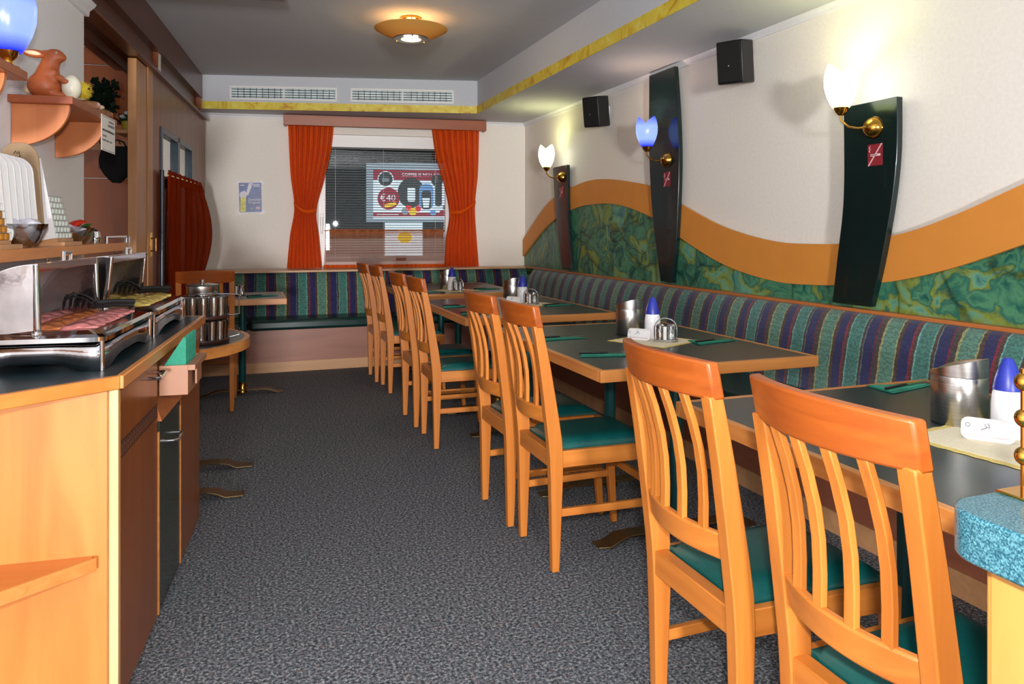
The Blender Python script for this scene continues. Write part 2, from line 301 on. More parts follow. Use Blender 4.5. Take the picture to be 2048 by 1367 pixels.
def text(name, string, size, mat, parent, M, align='LEFT', thick=.0006, xs=1.0):
    cu = bpy.data.curves.new(name, 'FONT'); cu.body = string; cu.size = size; cu.align_x = align; cu.extrude = thick; cu.resolution_u = 2
    t = bpy.data.objects.new(name, cu); col.objects.link(t); dg = bpy.context.evaluated_depsgraph_get()
    me = bpy.data.meshes.new_from_object(t.evaluated_get(dg)); bpy.data.objects.remove(t); bpy.data.curves.remove(cu)
    me.transform(M @ Matrix.Diagonal((xs, 1, 1, 1))); me.materials.clear(); me.materials.append(MATS[mat]); o = bpy.data.objects.new(name, me); col.objects.link(o); o.parent = parent
    return o
def rrect(x0, x1, y0, y1, r, n=5):
    out = []
    for cx, cy, a in ((x1 - r, y1 - r, 0), (x0 + r, y1 - r, 90), (x0 + r, y0 + r, 180), (x1 - r, y0 + r, 270)):
        for k in range(n + 1): g = math.radians(a + 90 * k / n); out.append((cx + r * math.cos(g), cy + r * math.sin(g)))
    return out
def interp(tab, x):
    for (a, p), (b, q) in zip(tab, tab[1:]):
        if x <= b: return p + (q - p) * max(0, (x - a)) / (b - a)
    return tab[-1][1]
def smooth(tab, x):   # Catmull-Rom through (x, y) pairs
    n = len(tab); k = 0
    while k < n - 2 and x > tab[k + 1][0]: k += 1
    x1, y1 = tab[k]; x2, y2 = tab[k + 1]; x0, y0 = tab[max(0, k - 1)]; x3, y3 = tab[min(n - 1, k + 2)]
    t = min(1, max(0, (x - x1) / (x2 - x1))); m1 = (y2 - y0) / max(1e-6, x2 - x0) * (x2 - x1); m2 = (y3 - y1) / max(1e-6, x3 - x1) * (x2 - x1)
    return (2 * t ** 3 - 3 * t * t + 1) * y1 + (t ** 3 - 2 * t * t + t) * m1 + (-2 * t ** 3 + 3 * t * t) * y2 + (t ** 3 - t * t) * m2

# frames of the place: the left side stands at 5.17 degrees to the right-hand wall, the window wall at 7
LA = math.atan(.0904); LO = (-1.065, 0)
def L(u, v, z=0): return (LO[0] + u * math.cos(LA) + v * math.sin(LA), -u * math.sin(LA) + v * math.cos(LA), z)
BA = math.radians(7); BO = (2.75, 7.30, 0)
def lthing(name, label, cat, u, v, z=0, group=None, rot=0): return thing(name, label, cat, L(u, v, z), rot - LA, group)
ZC, ZS, XW, XS = 2.69, 2.38, 2.75, 2.079

# ------------------------------------------------------------------ the setting
struct(MB().box(-3.4, 3.0, -2.2, 8.2, -.1, 0).build('floor', 'carpet'))
ceil = struct(MB().box(-3.4, 2.9, -2.2, 8.2, ZC, ZC + .12).build('ceiling', 'ceiling'))
tag(MB().box(XS, XW + .02, -2.2, 7.36, ZS, ZC).build('soffit', 'ceiling', ceil), 'lowered ceiling strip above the wall lamps')
SB = [(XS, 6.82), (-.50, 7.423)]
sdir = Vector((SB[1][0] - SB[0][0], SB[1][1] - SB[0][1], 0)).normalized(); SBA = math.atan2(-sdir.y, -sdir.x)     # local x runs left to right
tag(MB().prism([SB[0], (XS, 7.5), (-.5, 7.9), SB[1]], ZS, ZC).build('soffit', 'ceiling', ceil), 'lowered ceiling box above the window')
struct(MB().box(XW, XW + .15, -2.2, 7.6, 0, ZC).build('wall_right', 'wall'))
wb = MB()
H = (-2.11, -.77, .89, 2.21)   # window opening s0, s1, z0, z1
for x0, x1, z0, z1 in ((-3.9, H[0], 0, ZC), (H[1], .3, 0, ZC), (H[0], H[1], 0, H[2]), (H[0], H[1], H[3], ZC)): wb.box(x0, x1, 0, .16, z0, z1)
struct(wb.build('wall_back', 'wall', loc=BO, rotz=-BA))
struct(MB().box(-.1, 0, -1.5, 3.9, 0, ZC).build('wall_left', 'wall_white', loc=L(0, 0), rotz=-LA))
struct(MB().box(-2.2, -.02, 5.62, 5.7, 0, ZC).build('wall_cloakroom', 'wall_white', loc=L(0, 0), rotz=-LA))
struct(MB().box(-2.3, -2.2, 3.0, 7.9, 0, ZC).build('wall_cloakroom_side', 'panel_z', loc=L(0, 0), rotz=-LA))
# trims
struct(MB().box(XS - .006, XS, -2.2, 6.815, ZS - .004, ZS + .072).build('trim_1', 'yellow_marble'))
Ls = (Vector(SB[1]) - Vector(SB[0])).length
t2 = MB().box(-Ls + .02, 0, -.006, 0, ZS - .004, ZS + .066); struct(t2.build('trim_2', 'yellow_marble', loc=(SB[0][0], SB[0][1], 0), rotz=SBA))
cp = [(0, 0), (0, -.035), (-.01, -.035), (-.012, -.02), (-.025, -.008), (-.03, 0)]
struct(MB().prism([(XW + a, ZS + b) for a, b in cp], -2.2, 7.3, 'Y').build('trim_3', 'crown'))
struct(MB().prism([(a, ZS + b) for a, b in cp], -3.3, -.02, 'X').build('trim_4', 'crown', loc=BO, rotz=-BA))
cl = MB().prism([(-a * 1.6, 2.3 + b * 1.6) for a, b in cp], -1.5, 3.92, 'Y'); struct(cl.build('trim_5', 'crown', loc=L(0, 0), rotz=-LA))
# timber header over the opening and the sliding partition on the left
hd = tag(MB().box(-.3, 0, 2.0, 7.45, 2.47, ZC - .002).build('beam', 'header_y', loc=L(0, 0), rotz=-LA), 'dark brown wooden beam boxing in the ceiling edge above the sliding door', 'beam')
MB().box(-.28, -.05, 3.93, 7.4, 2.33, 2.47).build('lower_board', 'header_y', hd)
MB().box(-.05, .03, 3.95, 7.52, 2.285, 2.305).build('rail', 'header_y', hd, bevel=.003)
MB().box(-.16, -.14, 3.93, 7.4, 2.27, 2.33).build('rail', 'header_y', hd)
MB().box(-.05, -.005, 7.36, 7.41, 2.33, 2.47).build('end_block', 'pelmet_x', hd, bevel=.002)
tag(MB().box(.0, .83, 0, 1.2, 0, .05).build('ceiling_board', 'dark_board', loc=L(.02, 3.6, ZC - .051), rotz=-LA, bevel=.01), 'dark brown board fixed flat under the ceiling beside the beam', 'board')

# sliding wooden partition with glazed light
dr = struct(thing('door_1', None, None, L(0, 0), -LA))
W0, W1, WZ0, WZ1 = 5.60, 6.88, .86, 1.965
for n_, b in (('stile', (5.36, W0, 0, 2.30)), ('stile', (W1, 7.62, 0, 2.30)), ('top_panel', (W0, W1, WZ1, 2.30)), ('bottom_panel', (W0, W1, 0, WZ0))):
    MB().box(-.05, -.005, b[0], b[1], b[2], b[3]).build(n_, 'door_z', dr, bevel=.002)
fm = (W0 + W1) / 2
for a, b, c, e in ((W0, W0 + .05, WZ0, WZ1), (W1 - .05, W1, WZ0, WZ1), (fm - .04, fm + .04, WZ0, WZ1), (W0 + .05, W1 - .05, WZ1 - .045, WZ1)):
    MB().box(-.05, .004, a, b, c, e).build('window_bar', 'blue_frame', dr, bevel=.003)
for a, b in ((W0 + .05, fm - .04), (fm + .04, W1 - .05)):
    MB().box(-.03, -.024, a, b, WZ0, WZ1 - .045).build('pane', 'door_pane', dr)
for a, b in ((5.1, 5.34), ):
    pass
jm = struct(thing('door_2', None, None, L(0, 0), -LA))
MB().box(-.055, -.005, 4.93, 5.18, 0, 2.28).build('post', 'jamb_z', jm, bevel=.004)
MB().box(-.06, .0, 5.215, 5.352, 0, 2.29).build('post', 'jamb_z', jm, bevel=.004)
MB().box(-.06, -.02, 5.18, 5.215, 0, 2.27).build('groove_board', 'header_y', jm)
lk = MB().box(0, .005, 5.26, 5.31, 1.08, 1.24).build('lock_plate', 'brass', jm, bevel=.002)
MB().tube([(.004, 5.285, 1.12), (.03, 5.285, 1.12), (.03, 5.285, 1.2), (.004, 5.285, 1.2)], .005).build('pull', 'brass', lk)
MB().tube([(.02, 5.53, .02), (.02, 5.53, 1.66)], .014, 12).build('pull_bar', 'pole_grey', jm)

# door curtain
def door_curtain():
    c = lthing('door_curtain', 'dark orange curtain hanging over the glazed sliding door', 'curtain', 0, 0)
    def fn(a, b):
        z = 1.645 - b * .98
        v = 5.575 + a * (1.36 + .05 * math.sin(b * 5)); bul = .09 * math.sin(PI * min(1, b * 1.1)) * a ** 3
        return (.045 + bul + .012 * math.sin(a * 46 + b * 1.5) * (1 - .3 * b), v + bul * .4, z)
    MB().sheet(fn, 110, 30).build('cloth', 'door_curtain', c)
    def hm(a, b): p = fn(a, b * .09); return (p[0] + .004, p[1], p[2] + .02)
    MB().sheet(hm, 110, 4).build('heading', 'door_curtain', c)
    MB().tube([(.05, 5.56, 1.628), (.05, 6.98, 1.645)], .006).build('rod', 'brass', c)
door_curtain()

# ------------------------------------------------------------------ window wall
PANEROT = .85      # the sash stands a touch askew in its frame
win = struct(thing('window_1', None, None, BO, -BA))
s0, s1, z0, z1 = H
def wbox(n, m, a, b, c, e, y0=.03, y1=.10, p=None, bv=.004): return MB().box(a, b, y0, y1, c, e).build(n, m, p or win, bevel=bv)
wbox('frame', 'pvc', s0, s0 + .07, z0, z1); wbox('frame', 'pvc', s1 - .07, s1, z0, z1); wbox('frame', 'pvc', s0 + .07, s1 - .07, z1 - .13, z1); wbox('frame', 'pvc', s0 + .07, s1 - .07, z0, z0 + .05)
pw_ = (s1 - s0) / 2 - .075
PANE = MB().box(-pw_, pw_, -.003, .003, z0 + .05, z1 - .13).build('pane', 'pane', win, loc=((s0 + s1) / 2, .075, 0), rotz=math.radians(PANEROT))
MB().box(s0 - .04, s1 + .04, -.03, .05, z0 - .025, z0).build('sill', 'pvc', win, bevel=.004)
hn = MB().box(s0 + .015, s0 + .05, .018, .03, 1.30, 1.42).build('handle_plate', 'pvc', win, bevel=.004)
MB().box(s0 + .024, s0 + .042, -.012, .018, 1.36, 1.378).build('handle_neck', 'pvc', hn); MB().box(s0 + .022, s0 + .044, -.02, -.008, 1.22, 1.38).build('handle_grip', 'pvc', hn, bevel=.004)
bl = thing('venetian_blind', 'narrow grey venetian blind hanging open in front of the window glass', 'blind', BO, -BA)
bx0, bx1 = s0 + .075, s1 - .075
MB().box(bx0, bx1, .0, .028, 2.065, 2.085).build('headrail', 'black', bl)
sl = MB().box(bx0, bx1, -.011, .011, -.0006, .0006, Matrix.Rotation(math.radians(-14), 4, 'X'))
slo = None
zz = 2.045
while zz > 1.0:
    if slo is None: slo = sl.build('slat', 'slat', bl); o = slo
    else: o = slo.copy(); col.objects.link(o); o.parent = bl
    o.location = (0, .014, zz); zz -= .0255
for xx in (bx0 + .09, (bx0 + bx1) / 2 - .03, bx1 - .1): MB().tube([(xx, .014, 2.07), (xx, .014, .99)], .0013, 5).build('cord', 'white', bl)
MB().box(bx0, bx1, .002, .026, .975, .99).build('bottom_rail', 'slat', bl)
# pelmet, side curtains and cafe curtain
pm = thing('pelmet', 'reddish wooden pelmet board above the window curtains', 'pelmet', BO, -BA)
MB().box(-2.43, -.44, -.14, -.12, 2.27, 2.372).build('front_board', 'pelmet_x', pm, bevel=.003)
MB().box(-2.43, -.44, -.12, -.003, 2.352, 2.372).build('top_board', 'pelmet_x', pm); MB().box(-2.43, -2.41, -.12, -.003, 2.27, 2.352).build('side_board', 'pelmet_x', pm); MB().box(-.46, -.44, -.12, -.003, 2.27, 2.352).build('side_board', 'pelmet_x', pm)
def drape(label, left, right, seed):
    c = thing('curtain', label, 'curtain', BO, -BA)
    def fn(a, b):
        z = 2.33 - b * (2.33 - .885)
        x0 = smooth(left, z); x1 = smooth(right, z); w = x1 - x0
        x = x0 + a * w
        amp = .018 + .01 * math.sin(z * 3 + seed)
        return (x, -.075 + amp * math.sin(a * 38 + seed + .6 * math.sin(z * 2.2 + a * 3)) + .012 * math.sin(a * 90 + z), z)
    MB().sheet(fn, 130, 44).build('cloth', 'curtain', c)
    def band(a, b):
        z = smooth(bnd, a) + (b - .5) * .035; p = fn(a, (2.33 - z) / (2.33 - .885)); return (p[0], -.12 + .035 * (2 * a - 1) ** 2, z)
    return c, band
bnd = [(0, 1.51), (.3, 1.455), (.6, 1.435), (1, 1.45)]
cl_, b1 = drape('orange curtain tied back on the window side by the poster', [(.88, -2.405), (1.2, -2.375), (1.47, -2.335), (1.8, -2.37), (2.33, -2.395)], [(.88, -2.07), (1.2, -2.10), (1.44, -2.125), (1.75, -2.05), (2.05, -1.985), (2.33, -1.955)], .4)
MB().sheet(b1, 24, 2).build('tieback', 'curtain', cl_, solid=.004)
bnd = [(0, 1.435), (.4, 1.44), (.7, 1.48), (1, 1.54)]
cr_, b2 = drape('orange curtain tied back on the window side by the green mural', [(.88, -.865), (1.15, -.85), (1.42, -.81), (1.7, -.86), (2.0, -.945), (2.33, -.995)], [(.88, -.505), (1.2, -.53), (1.5, -.545), (1.85, -.515), (2.33, -.505)], 1.9)
MB().sheet(b2, 24, 2).build('tieback', 'curtain', cr_, solid=.004)
cf = thing('cafe_curtain', 'thin pinkish half curtain gathered across the lower window', 'curtain', BO, -BA)
def cafe(a, b):
    z = 1.265 - b * .385; x = -2.03 - .03 * b + a * (1.16 + .035 * b); return (x, -.05 + .012 * math.sin(a * 70 + 1.2 * math.sin(a * 17)) * (.5 + .8 * b), z)
MB().sheet(cafe, 160, 14).build('cloth', 'curtain_thin', cf)
MB().sheet(lambda a, b: (lambda p: (p[0], p[1] - .003, p[2]))(cafe(a, b * .14)), 160, 3).build('heading', 'curtain_thin', cf)
MB().sheet(lambda a, b: (lambda p: (p[0], p[1] - .003, p[2]))(cafe(a, .92 + b * .08)), 160, 2).build('hem', 'curtain', cf)
MB().tube([(-2.05, -.05, 1.25), (-.86, -.05, 1.25)], .004).build('rod', 'brass', cf)

# poster taped to the wall
po = thing('poster', 'blue beer poster taped to the cream wall beside the window', 'poster', BO, -BA)
PX, PZ, PW, PH = -2.855, 1.42, .222, .30
RT = Matrix.Translation((PX, -.004, PZ)) @ Matrix.Rotation(math.radians(-1.5), 4, 'Y')
MB().box(0, PW, 0, .002, 0, PH, RT).build('sheet', 'poster_back', po); MB().box(.008, PW - .008, -.001, 0, .008, PH - .008, RT).build('print', 'poster_blue', po)
TX = RT @ Matrix.Translation((0, -.0022, 0)) @ Matrix.Rotation(PI / 2, 4, 'X')
MB().prism([(.014, .012), (.064, .012), (.072, .15), (.02, .15)], -.0022, -.001, 'Y', RT).build('beer_glass', 'beer', po)
MB().prism([(.018, .15), (.072, .15), (.082, .19), (.06, .215), (.025, .205), (.012, .18)], -.0024, -.001, 'Y', RT).build('froth', 'froth', po)
MB().prism([(.07, .18), (.1, PH - .012), (.14, PH - .012), (.09, .17)], -.0018, -.001, 'Y', RT).build('light_beam', 'froth', po)
text('lettering', 'Zwettler', .034, 'poster_back', po, TX @ Matrix.Translation((.088, .118, 0))); text('lettering', 'Original', .034, 'poster_back', po, TX @ Matrix.Translation((.088, .09, 0)))
for a_, b_, z_ in ((.018, .06, .266), (.118, .2, .27), (.14, .2, .255)): MB().box(a_, b_, -.0018, -.001, z_, z_ + .008, RT).build('print_line', 'poster_back', po)
for bx_, bz_, br_, bm_ in ((.12, .04, .014, 'poster_green'), (.178, .046, .02, 'pink')): MB().prism([(bx_ + br_ * math.cos(k * PI / 12), bz_ + br_ * .7 * math.sin(k * PI / 12)) for k in range(24)], -.0022, -.001, 'Y', RT).build('badge', bm_, po)
for tx, tz, g in ((.0, PH, 40), (PW, PH, -40), (.0, 0, -40), (PW, 0, 40)):
    MB().box(-.022, .022, -.003, -.0015, -.006, .006, RT @ Matrix.Translation((tx, 0, tz)) @ Matrix.Rotation(math.radians(-g), 4, 'Y')).build('tape', 'tape', po)

# air grilles in the box above the window
def grille(label, xa, xb):
    g = thing('air_grille', label, 'grille', (SB[0][0], SB[0][1], 0), SBA)
    za, zb = 2.462, 2.595; fw = .02
    MB().box(xa, xb, -.012, 0, za, za + fw).build('frame', 'vent_white', g, bevel=.003); MB().box(xa, xb, -.012, 0, zb - fw, zb).build('frame', 'vent_white', g, bevel=.003)
    MB().box(xa, xa + fw, -.012, 0, za + fw, zb - fw).build('frame', 'vent_white', g, bevel=.003); MB().box(xb - fw, xb, -.012, 0, za + fw, zb - fw).build('frame', 'vent_white', g, bevel=.003)
    mid = (xa + xb) / 2
    MB().box(mid - .006, mid + .006, -.011, 0, za + fw, zb - fw).build('mullion', 'vent_white', g)
    MB().box(xa + fw, xb - fw, -.0025, -.001, za + fw, zb - fw).build('backing', 'vent_glass', g)
    n = 4; hs = None
    for k in range(n):
        z = za + fw + (k + .5) * (zb - za - 2 * fw) / n
        for p, q in ((xa + fw, mid - .006), (mid + .006, xb - fw)): MB().box(p, q, -.009, -.004, z - .004, z + .002).build('slat', 'vent_dark', g)
    fin = MB().box(-.0022, .0022, -.007, -.003, za + fw, zb - fw); fo = None
    for k in range(1, 17):
        if k == 9: continue
        x = xa + fw + (xb - xa - 2 * fw) * k / 17.0
        if fo is None: fo = fin.build('fin', 'vent_dark', g); o = fo
        else: o = fo.copy(); col.objects.link(o); o.parent = g
        o.location.x = x
grille('white air grille nearer the dark beam', -2.30, -1.32); grille('white air grille nearer the right-hand soffit', -1.20, -.225)

# ------------------------------------------------------------------ right wall: mural, wave band, pilasters, lamps
TOPW = [(-.5, 1.30), (0, 1.52), (.5, 1.66), (1.0, 1.70), (1.5, 1.58), (1.954, 1.425), (2.216, 1.323), (2.483, 1.241), (2.83, 1.19), (2.996, 1.182), (3.335, 1.19), (3.786, 1.268), (4.186, 1.394), (4.625, 1.556), (4.893, 1.608), (5.43, 1.67), (5.864, 1.659), (6.543, 1.532), (7.206, 1.203), (7.4, 1.08)]
LOWW = [(-.5, 1.10), (0, 1.30), (.5, 1.45), (1.0, 1.48), (1.5, 1.36), (1.954, 1.2), (2.262, 1.094), (2.564, 1.021), (2.83, .989), (2.996, .975), (3.335, .973), (3.786, 1.041), (4.222, 1.181), (4.605, 1.332), (5.129, 1.448), (5.568, 1.471), (6.022, 1.441), (6.606, 1.303), (7.191, 1.032), (7.4, .92)]
ys = [-.5 + 7.79 * k / 120 for k in range(121)]
mp_ = MB().prism([(ys[0], .8)] + [(ys[-1], .8)] + [(y, smooth(LOWW, y) + .004) for y in ys[::-1]], XW - .012, XW - .001, 'X'); tag(mp_.build('mural_board', 'mural'), 'green marbled painted board with a wavy top along the wall', 'mural')
wv = MB()
for k in range(120):
    a, b = ys[k], ys[k + 1]; la, lb, ta, tb = smooth(LOWW, a), smooth(LOWW, b), smooth(TOPW, a), smooth(TOPW, b)
    x0_, x1_ = XW - .03, XW - .0125
    wv.add([(x0_, a, la), (x0_, b, lb), (x0_, b, tb), (x0_, a, ta), (x1_, a, la), (x1_, b, lb), (x1_, b, tb), (x1_, a, ta)], [(0, 1, 2, 3), (3, 2, 6, 7), (0, 4, 5, 1)] + ([(0, 3, 7, 4)] if k == 0 else []) + ([(1, 5, 6, 2)] if k == 119 else []))
# weld the strip
_o = wv.build('wave_band', 'orange_band'); bm = bmesh.new(); bm.from_mesh(_o.data); bmesh.ops.remove_doubles(bm, verts=bm.verts, dist=.0005); bmesh.ops.recalc_face_normals(bm, faces=bm.faces); bm.to_mesh(_o.data); bm.free()
tag(_o, 'orange wavy band running along the wall above the green mural', 'band')
def pilaster(label, left, right, zt):
    n = 24; L_ = [(smooth(left, .9 + (zt - .9) * k / n), .9 + (zt - .9) * k / n) for k in range(n + 1)]; R_ = [(smooth(right, .9 + (zt - .9) * k / n), .9 + (zt - .9) * k / n) for k in range(n + 1)]
    o = MB().prism(R_ + L_[::-1], XW - .062, XW - .0305, 'X').build('wall_pilaster', 'panel_green', bevel=.003); tag(o, label, 'wall panel'); return o
pilaster('dark green tapering wall panel under the lamp beside the no-smoking sticker by the teal ledge', [(.9, 2.879), (1.1, 2.85), (1.4, 2.808), (1.84, 2.806)], [(.9, 2.643), (1.1, 2.585), (1.386, 2.523), (1.6, 2.497), (1.84, 2.494)], 1.84)
pilaster('tall dark green wall panel reaching the ceiling behind the blue lamp', [(.9, 4.477), (1.395, 4.591), (1.824, 4.632), (2.35, 4.632)], [(.9, 4.331), (1.2, 4.28), (1.685, 4.246), (2.0, 4.26), (2.35, 4.3)], 2.35)
pilaster('dark green tapering wall panel under the lamp in the window corner', [(.9, 6.18), (1.4, 6.33), (1.84, 6.40)], [(.9, 5.975), (1.434, 6.06), (1.84, 6.076)], 1.84)
XP = XW - .062
def sconce(label, y, zd, glass, light, yoff):
    # origin at the brass wall rose; glass stands on a curved arm in front of the panel
    c = thing('wall_lamp', label, 'lamp', (XP, y, zd))
    R = Matrix.Rotation(-PI / 2, 4, 'Y')
    MB().lathe([(.0001, .045), (.02, .042), (.038, .028), (.05, .008), (.052, 0), (.0001, 0)], 28, M=R).build('rose', 'brass', c)
    ax = -.13
    MB().tube([(-.04, 0, 0), (-.075, yoff * .3, -.006), (-.105, yoff * .7, .005), (ax, yoff, .035), (ax, yoff, .07)], .0055, 10).build('arm', 'brass', c)
    MB().lathe([(.0001, 0), (.012, .002), (.026, .018), (.034, .04), (.030, .04), (.0001, .03)], 24, c=(ax, yoff, .055)).build('cup', 'brass', c)
    g = MB(); seg = 48; hs = [0, .02, .05, .09, .13, .16, .185, .205]; vs = []
    for j, hh in enumerate(hs):
        for i in range(seg):
            a = 2 * PI * i / seg; t = hh / .205
            r = .030 + .043 * math.sin(PI * min(1, (t * .82 + .02))) ** .8
            z = hh * (1 - .27 * t * t * (1 - abs(math.cos(a + .7))))
            vs.append((r * math.cos(a), r * math.sin(a), z))
    fs = [(j * seg + i, j * seg + (i + 1) % seg, (j + 1) * seg + (i + 1) % seg, (j + 1) * seg + i) for j in range(len(hs) - 1) for i in range(seg)]
    g.add(vs, fs); go = g.build('glass_shade', glass, c, solid=.003, loc=(ax, yoff, .092))
    if light: lamp('wall_lamp_light', 'POINT', (XP + ax, y + yoff, zd + .24), light[0], light[1], .03)
    return c
sconce('greenish white tulip glass wall lamp on the panel by the teal ledge', 2.625, 1.72, 'opal', (2.2, (1, .82, .5)), .06)
sconce('blue tulip glass wall lamp on the tall dark green panel', 4.389, 1.73, 'blue_opal', (2.4, (1, .72, .45)), .05)
sconce('greenish white tulip glass wall lamp in the window corner', 6.187, 1.735, 'opal', (2.2, (1, .82, .5)), .05)
def sticker(label, y, z, sc_):
    t = thing('no_smoking_sticker', label, 'sticker', (XP - .001, y, z))
    MB().box(-.0012, 0, -.042, .042, -.049, .049).build('sheet', 'sticker_red', t)
    MB().box(-.0018, -.0012, -.03, .026, -.006, .004).build('cigarette', 'sticker_white', t); MB().box(-.0022, -.0018, -.012, .024, -.003, .001).build('cigarette_gap', 'sticker_red', t)
    MB().tube([(-.0016, .028, .012), (-.0016, .034, .02), (-.0016, .026, .026), (-.0016, .034, .032), (-.0016, .027, .04)], .0014, 5).build('smoke_mark', 'sticker_white', t)
    MB().prism([(.034, -.049), (.042, -.049), (-.034, .049), (-.042, .049)], -.0016, -.0012, 'X').build('bar', 'pink', t)
sticker('red no-smoking sticker below the wall lamp by the teal ledge', 2.615, 1.595, 1); sticker('red no-smoking sticker below the blue wall lamp', 4.39, 1.60, 1); sticker('red no-smoking sticker below the corner wall lamp', 6.19, 1.60, 1)
def speaker(label, y, zc):
    sp = thing('loudspeaker', label, 'speaker', (2.645, y, zc), math.radians(24))
    sp.rotation_euler = (math.radians(3), math.radians(-9), math.radians(20))
    MB().hexa([(-.085, -.085, -.12), (.07, -.06, -.12), (.07, .06, -.12), (-.085, .085, -.12)], [(-.085, -.085, .12), (.07, -.06, .12), (.07, .06, .12), (-.085, .085, .12)]).build('cabinet', 'black', sp, bevel=.008)
    MB().box(-.094, -.086, -.076, .076, -.108, .108).build('grille', 'black_cloth', sp, bevel=.003)
    MB().lathe([(.0001, -.05), (.03, -.045), (.03, .045), (.0001, .05)], 16, c=(.075, 0, 0)).build('pivot', 'black', sp)
    MB().ball((-.095, .0, -.02), .006).build('badge', 'chrome', sp)
    br = MB().box(XW - 2.645 - .012, XW - 2.645 - .001, .0, .05, -.05, .05, sp.rotation_euler.to_matrix().to_4x4().inverted()).build('wall_bracket', 'white', sp)
    MB().tube([(.075, 0, 0), (.10, .01, 0)], .012).build('bracket_arm', 'black', sp)
    return sp
speaker('black loudspeaker on the wall beside the lamp panel by the teal ledge', 3.56, 2.215); speaker('black loudspeaker on the wall beside the window corner', 5.36, 2.205)

# ceiling lamp
clp = thing('ceiling_lamp', 'round brass dish ceiling lamp glowing under the ceiling', 'lamp', (1.04, 4.95, 2.60))
MB().lathe([(.001, .09), (.07, .09), (.07, .075), (.001, .075)], 28).build('ceiling_rose', 'brass', clp); MB().lathe([(.03, .075), (.03, .0), (.012, -.01), (.012, .0)], 16).build('lamp_holder', 'warm_glass', clp)
sheer('amber', s(222, 176, 96), 1.0)
MATS['amber'].node_tree.nodes['Mix Shader.001'].inputs['Fac'].default_value = .3
MB().lathe([(.075, -.052), (.13, -.040), (.19, -.018), (.245, .012), (.246, .015), (.19, -.012), (.13, -.034), (.075, -.046)], 48).build('dish', 'amber', clp)
MB().lathe([(.068, -.058), (.118, -.055), (.120, -.05), (.068, -.052)], 40).build('ring', 'pole_grey', clp); MB().lathe([(.001, -.058), (.066, -.056), (.066, -.052), (.001, -.054)], 32).build('diffuser', 'warm_glass', clp)
for k in range(3): a = k * 2.09 + .4; MB().ball((.11 * math.cos(a), .11 * math.sin(a), -.058), .006).build('knob', 'brass', clp); MB().tube([(.06 * math.cos(a), .06 * math.sin(a), .078), (.11 * math.cos(a), .11 * math.sin(a), -.05)], .003).build('stay', 'brass', clp)
lamp('ceiling_lamp_light', 'POINT', (1.04, 4.95, 2.625), 11.0, (1, .5, .18), .02)
lamp('ceiling_lamp_downlight', 'POINT', (1.04, 4.95, 2.52), 4.0, (1, .72, .4), .05)

# ------------------------------------------------------------------ benches
rb = thing('wall_bench', 'long striped upholstered bench along the mural wall', 'bench', (0, 0, 0))
MB().box(2.29, 2.7, -.4, 6.6, .09, .38).build('base', 'bench_y', rb); MB().box(2.28, 2.7, -.4, 6.6, 0, .09).build('plinth', 'plinth', rb)
for a, b in ((-.4, 1.9), (1.91, 4.2), (4.21, 6.3)): MB().prism(rrect(2.2, 2.66, a, b, .03), .38, .47).build('seat_cushion', 'vinyl_dark', rb, bevel=.025, seg=3)
bp = [(2.735, .40), (2.60, .40), (2.585, .46), (2.60, .60), (2.625, .74), (2.65, .81), (2.675, .85), (2.70, .867), (2.735, .867)]
MB().prism(bp, -.4, 6.9, 'Y').build('backrest', 'stripes_y', rb, bevel=.01)
MB().box(2.685, XW - .013, -.4, 7.2, .868, .884).build('ledge', 'ledge_y', rb, bevel=.003)
bb = thing('wall_bench', 'striped upholstered bench under the window', 'bench', (0, 0, 0))
MB().box(-.44, 2.2, 6.86, 7.2, .09, .38).build('base', 'bench_x', bb); MB().box(-.44, 2.2, 6.85, 7.2, 0, .09).build('plinth', 'plinth', bb)
for a, b in ((-.44, .0), (.01, 1.1), (1.11, 2.62)): MB().prism(rrect(a, b, 6.76, 7.14, .03), .38, .47).build('seat_cushion', 'vinyl_dark', bb, bevel=.025, seg=3)
MB().prism([(7.24, .40), (7.10, .40), (7.09, .46), (7.11, .62), (7.14, .77), (7.165, .83), (7.2, .861), (7.24, .861)], -.42, 2.72, 'X').build('backrest', 'stripes_x', bb, bevel=.01)
MB().prism([(-.40, 7.13), (2.735, 7.13), (2.735, 7.285), (-.36, 7.665)], .862, .882).build('ledge', 'ledge_x', bb, bevel=.003)

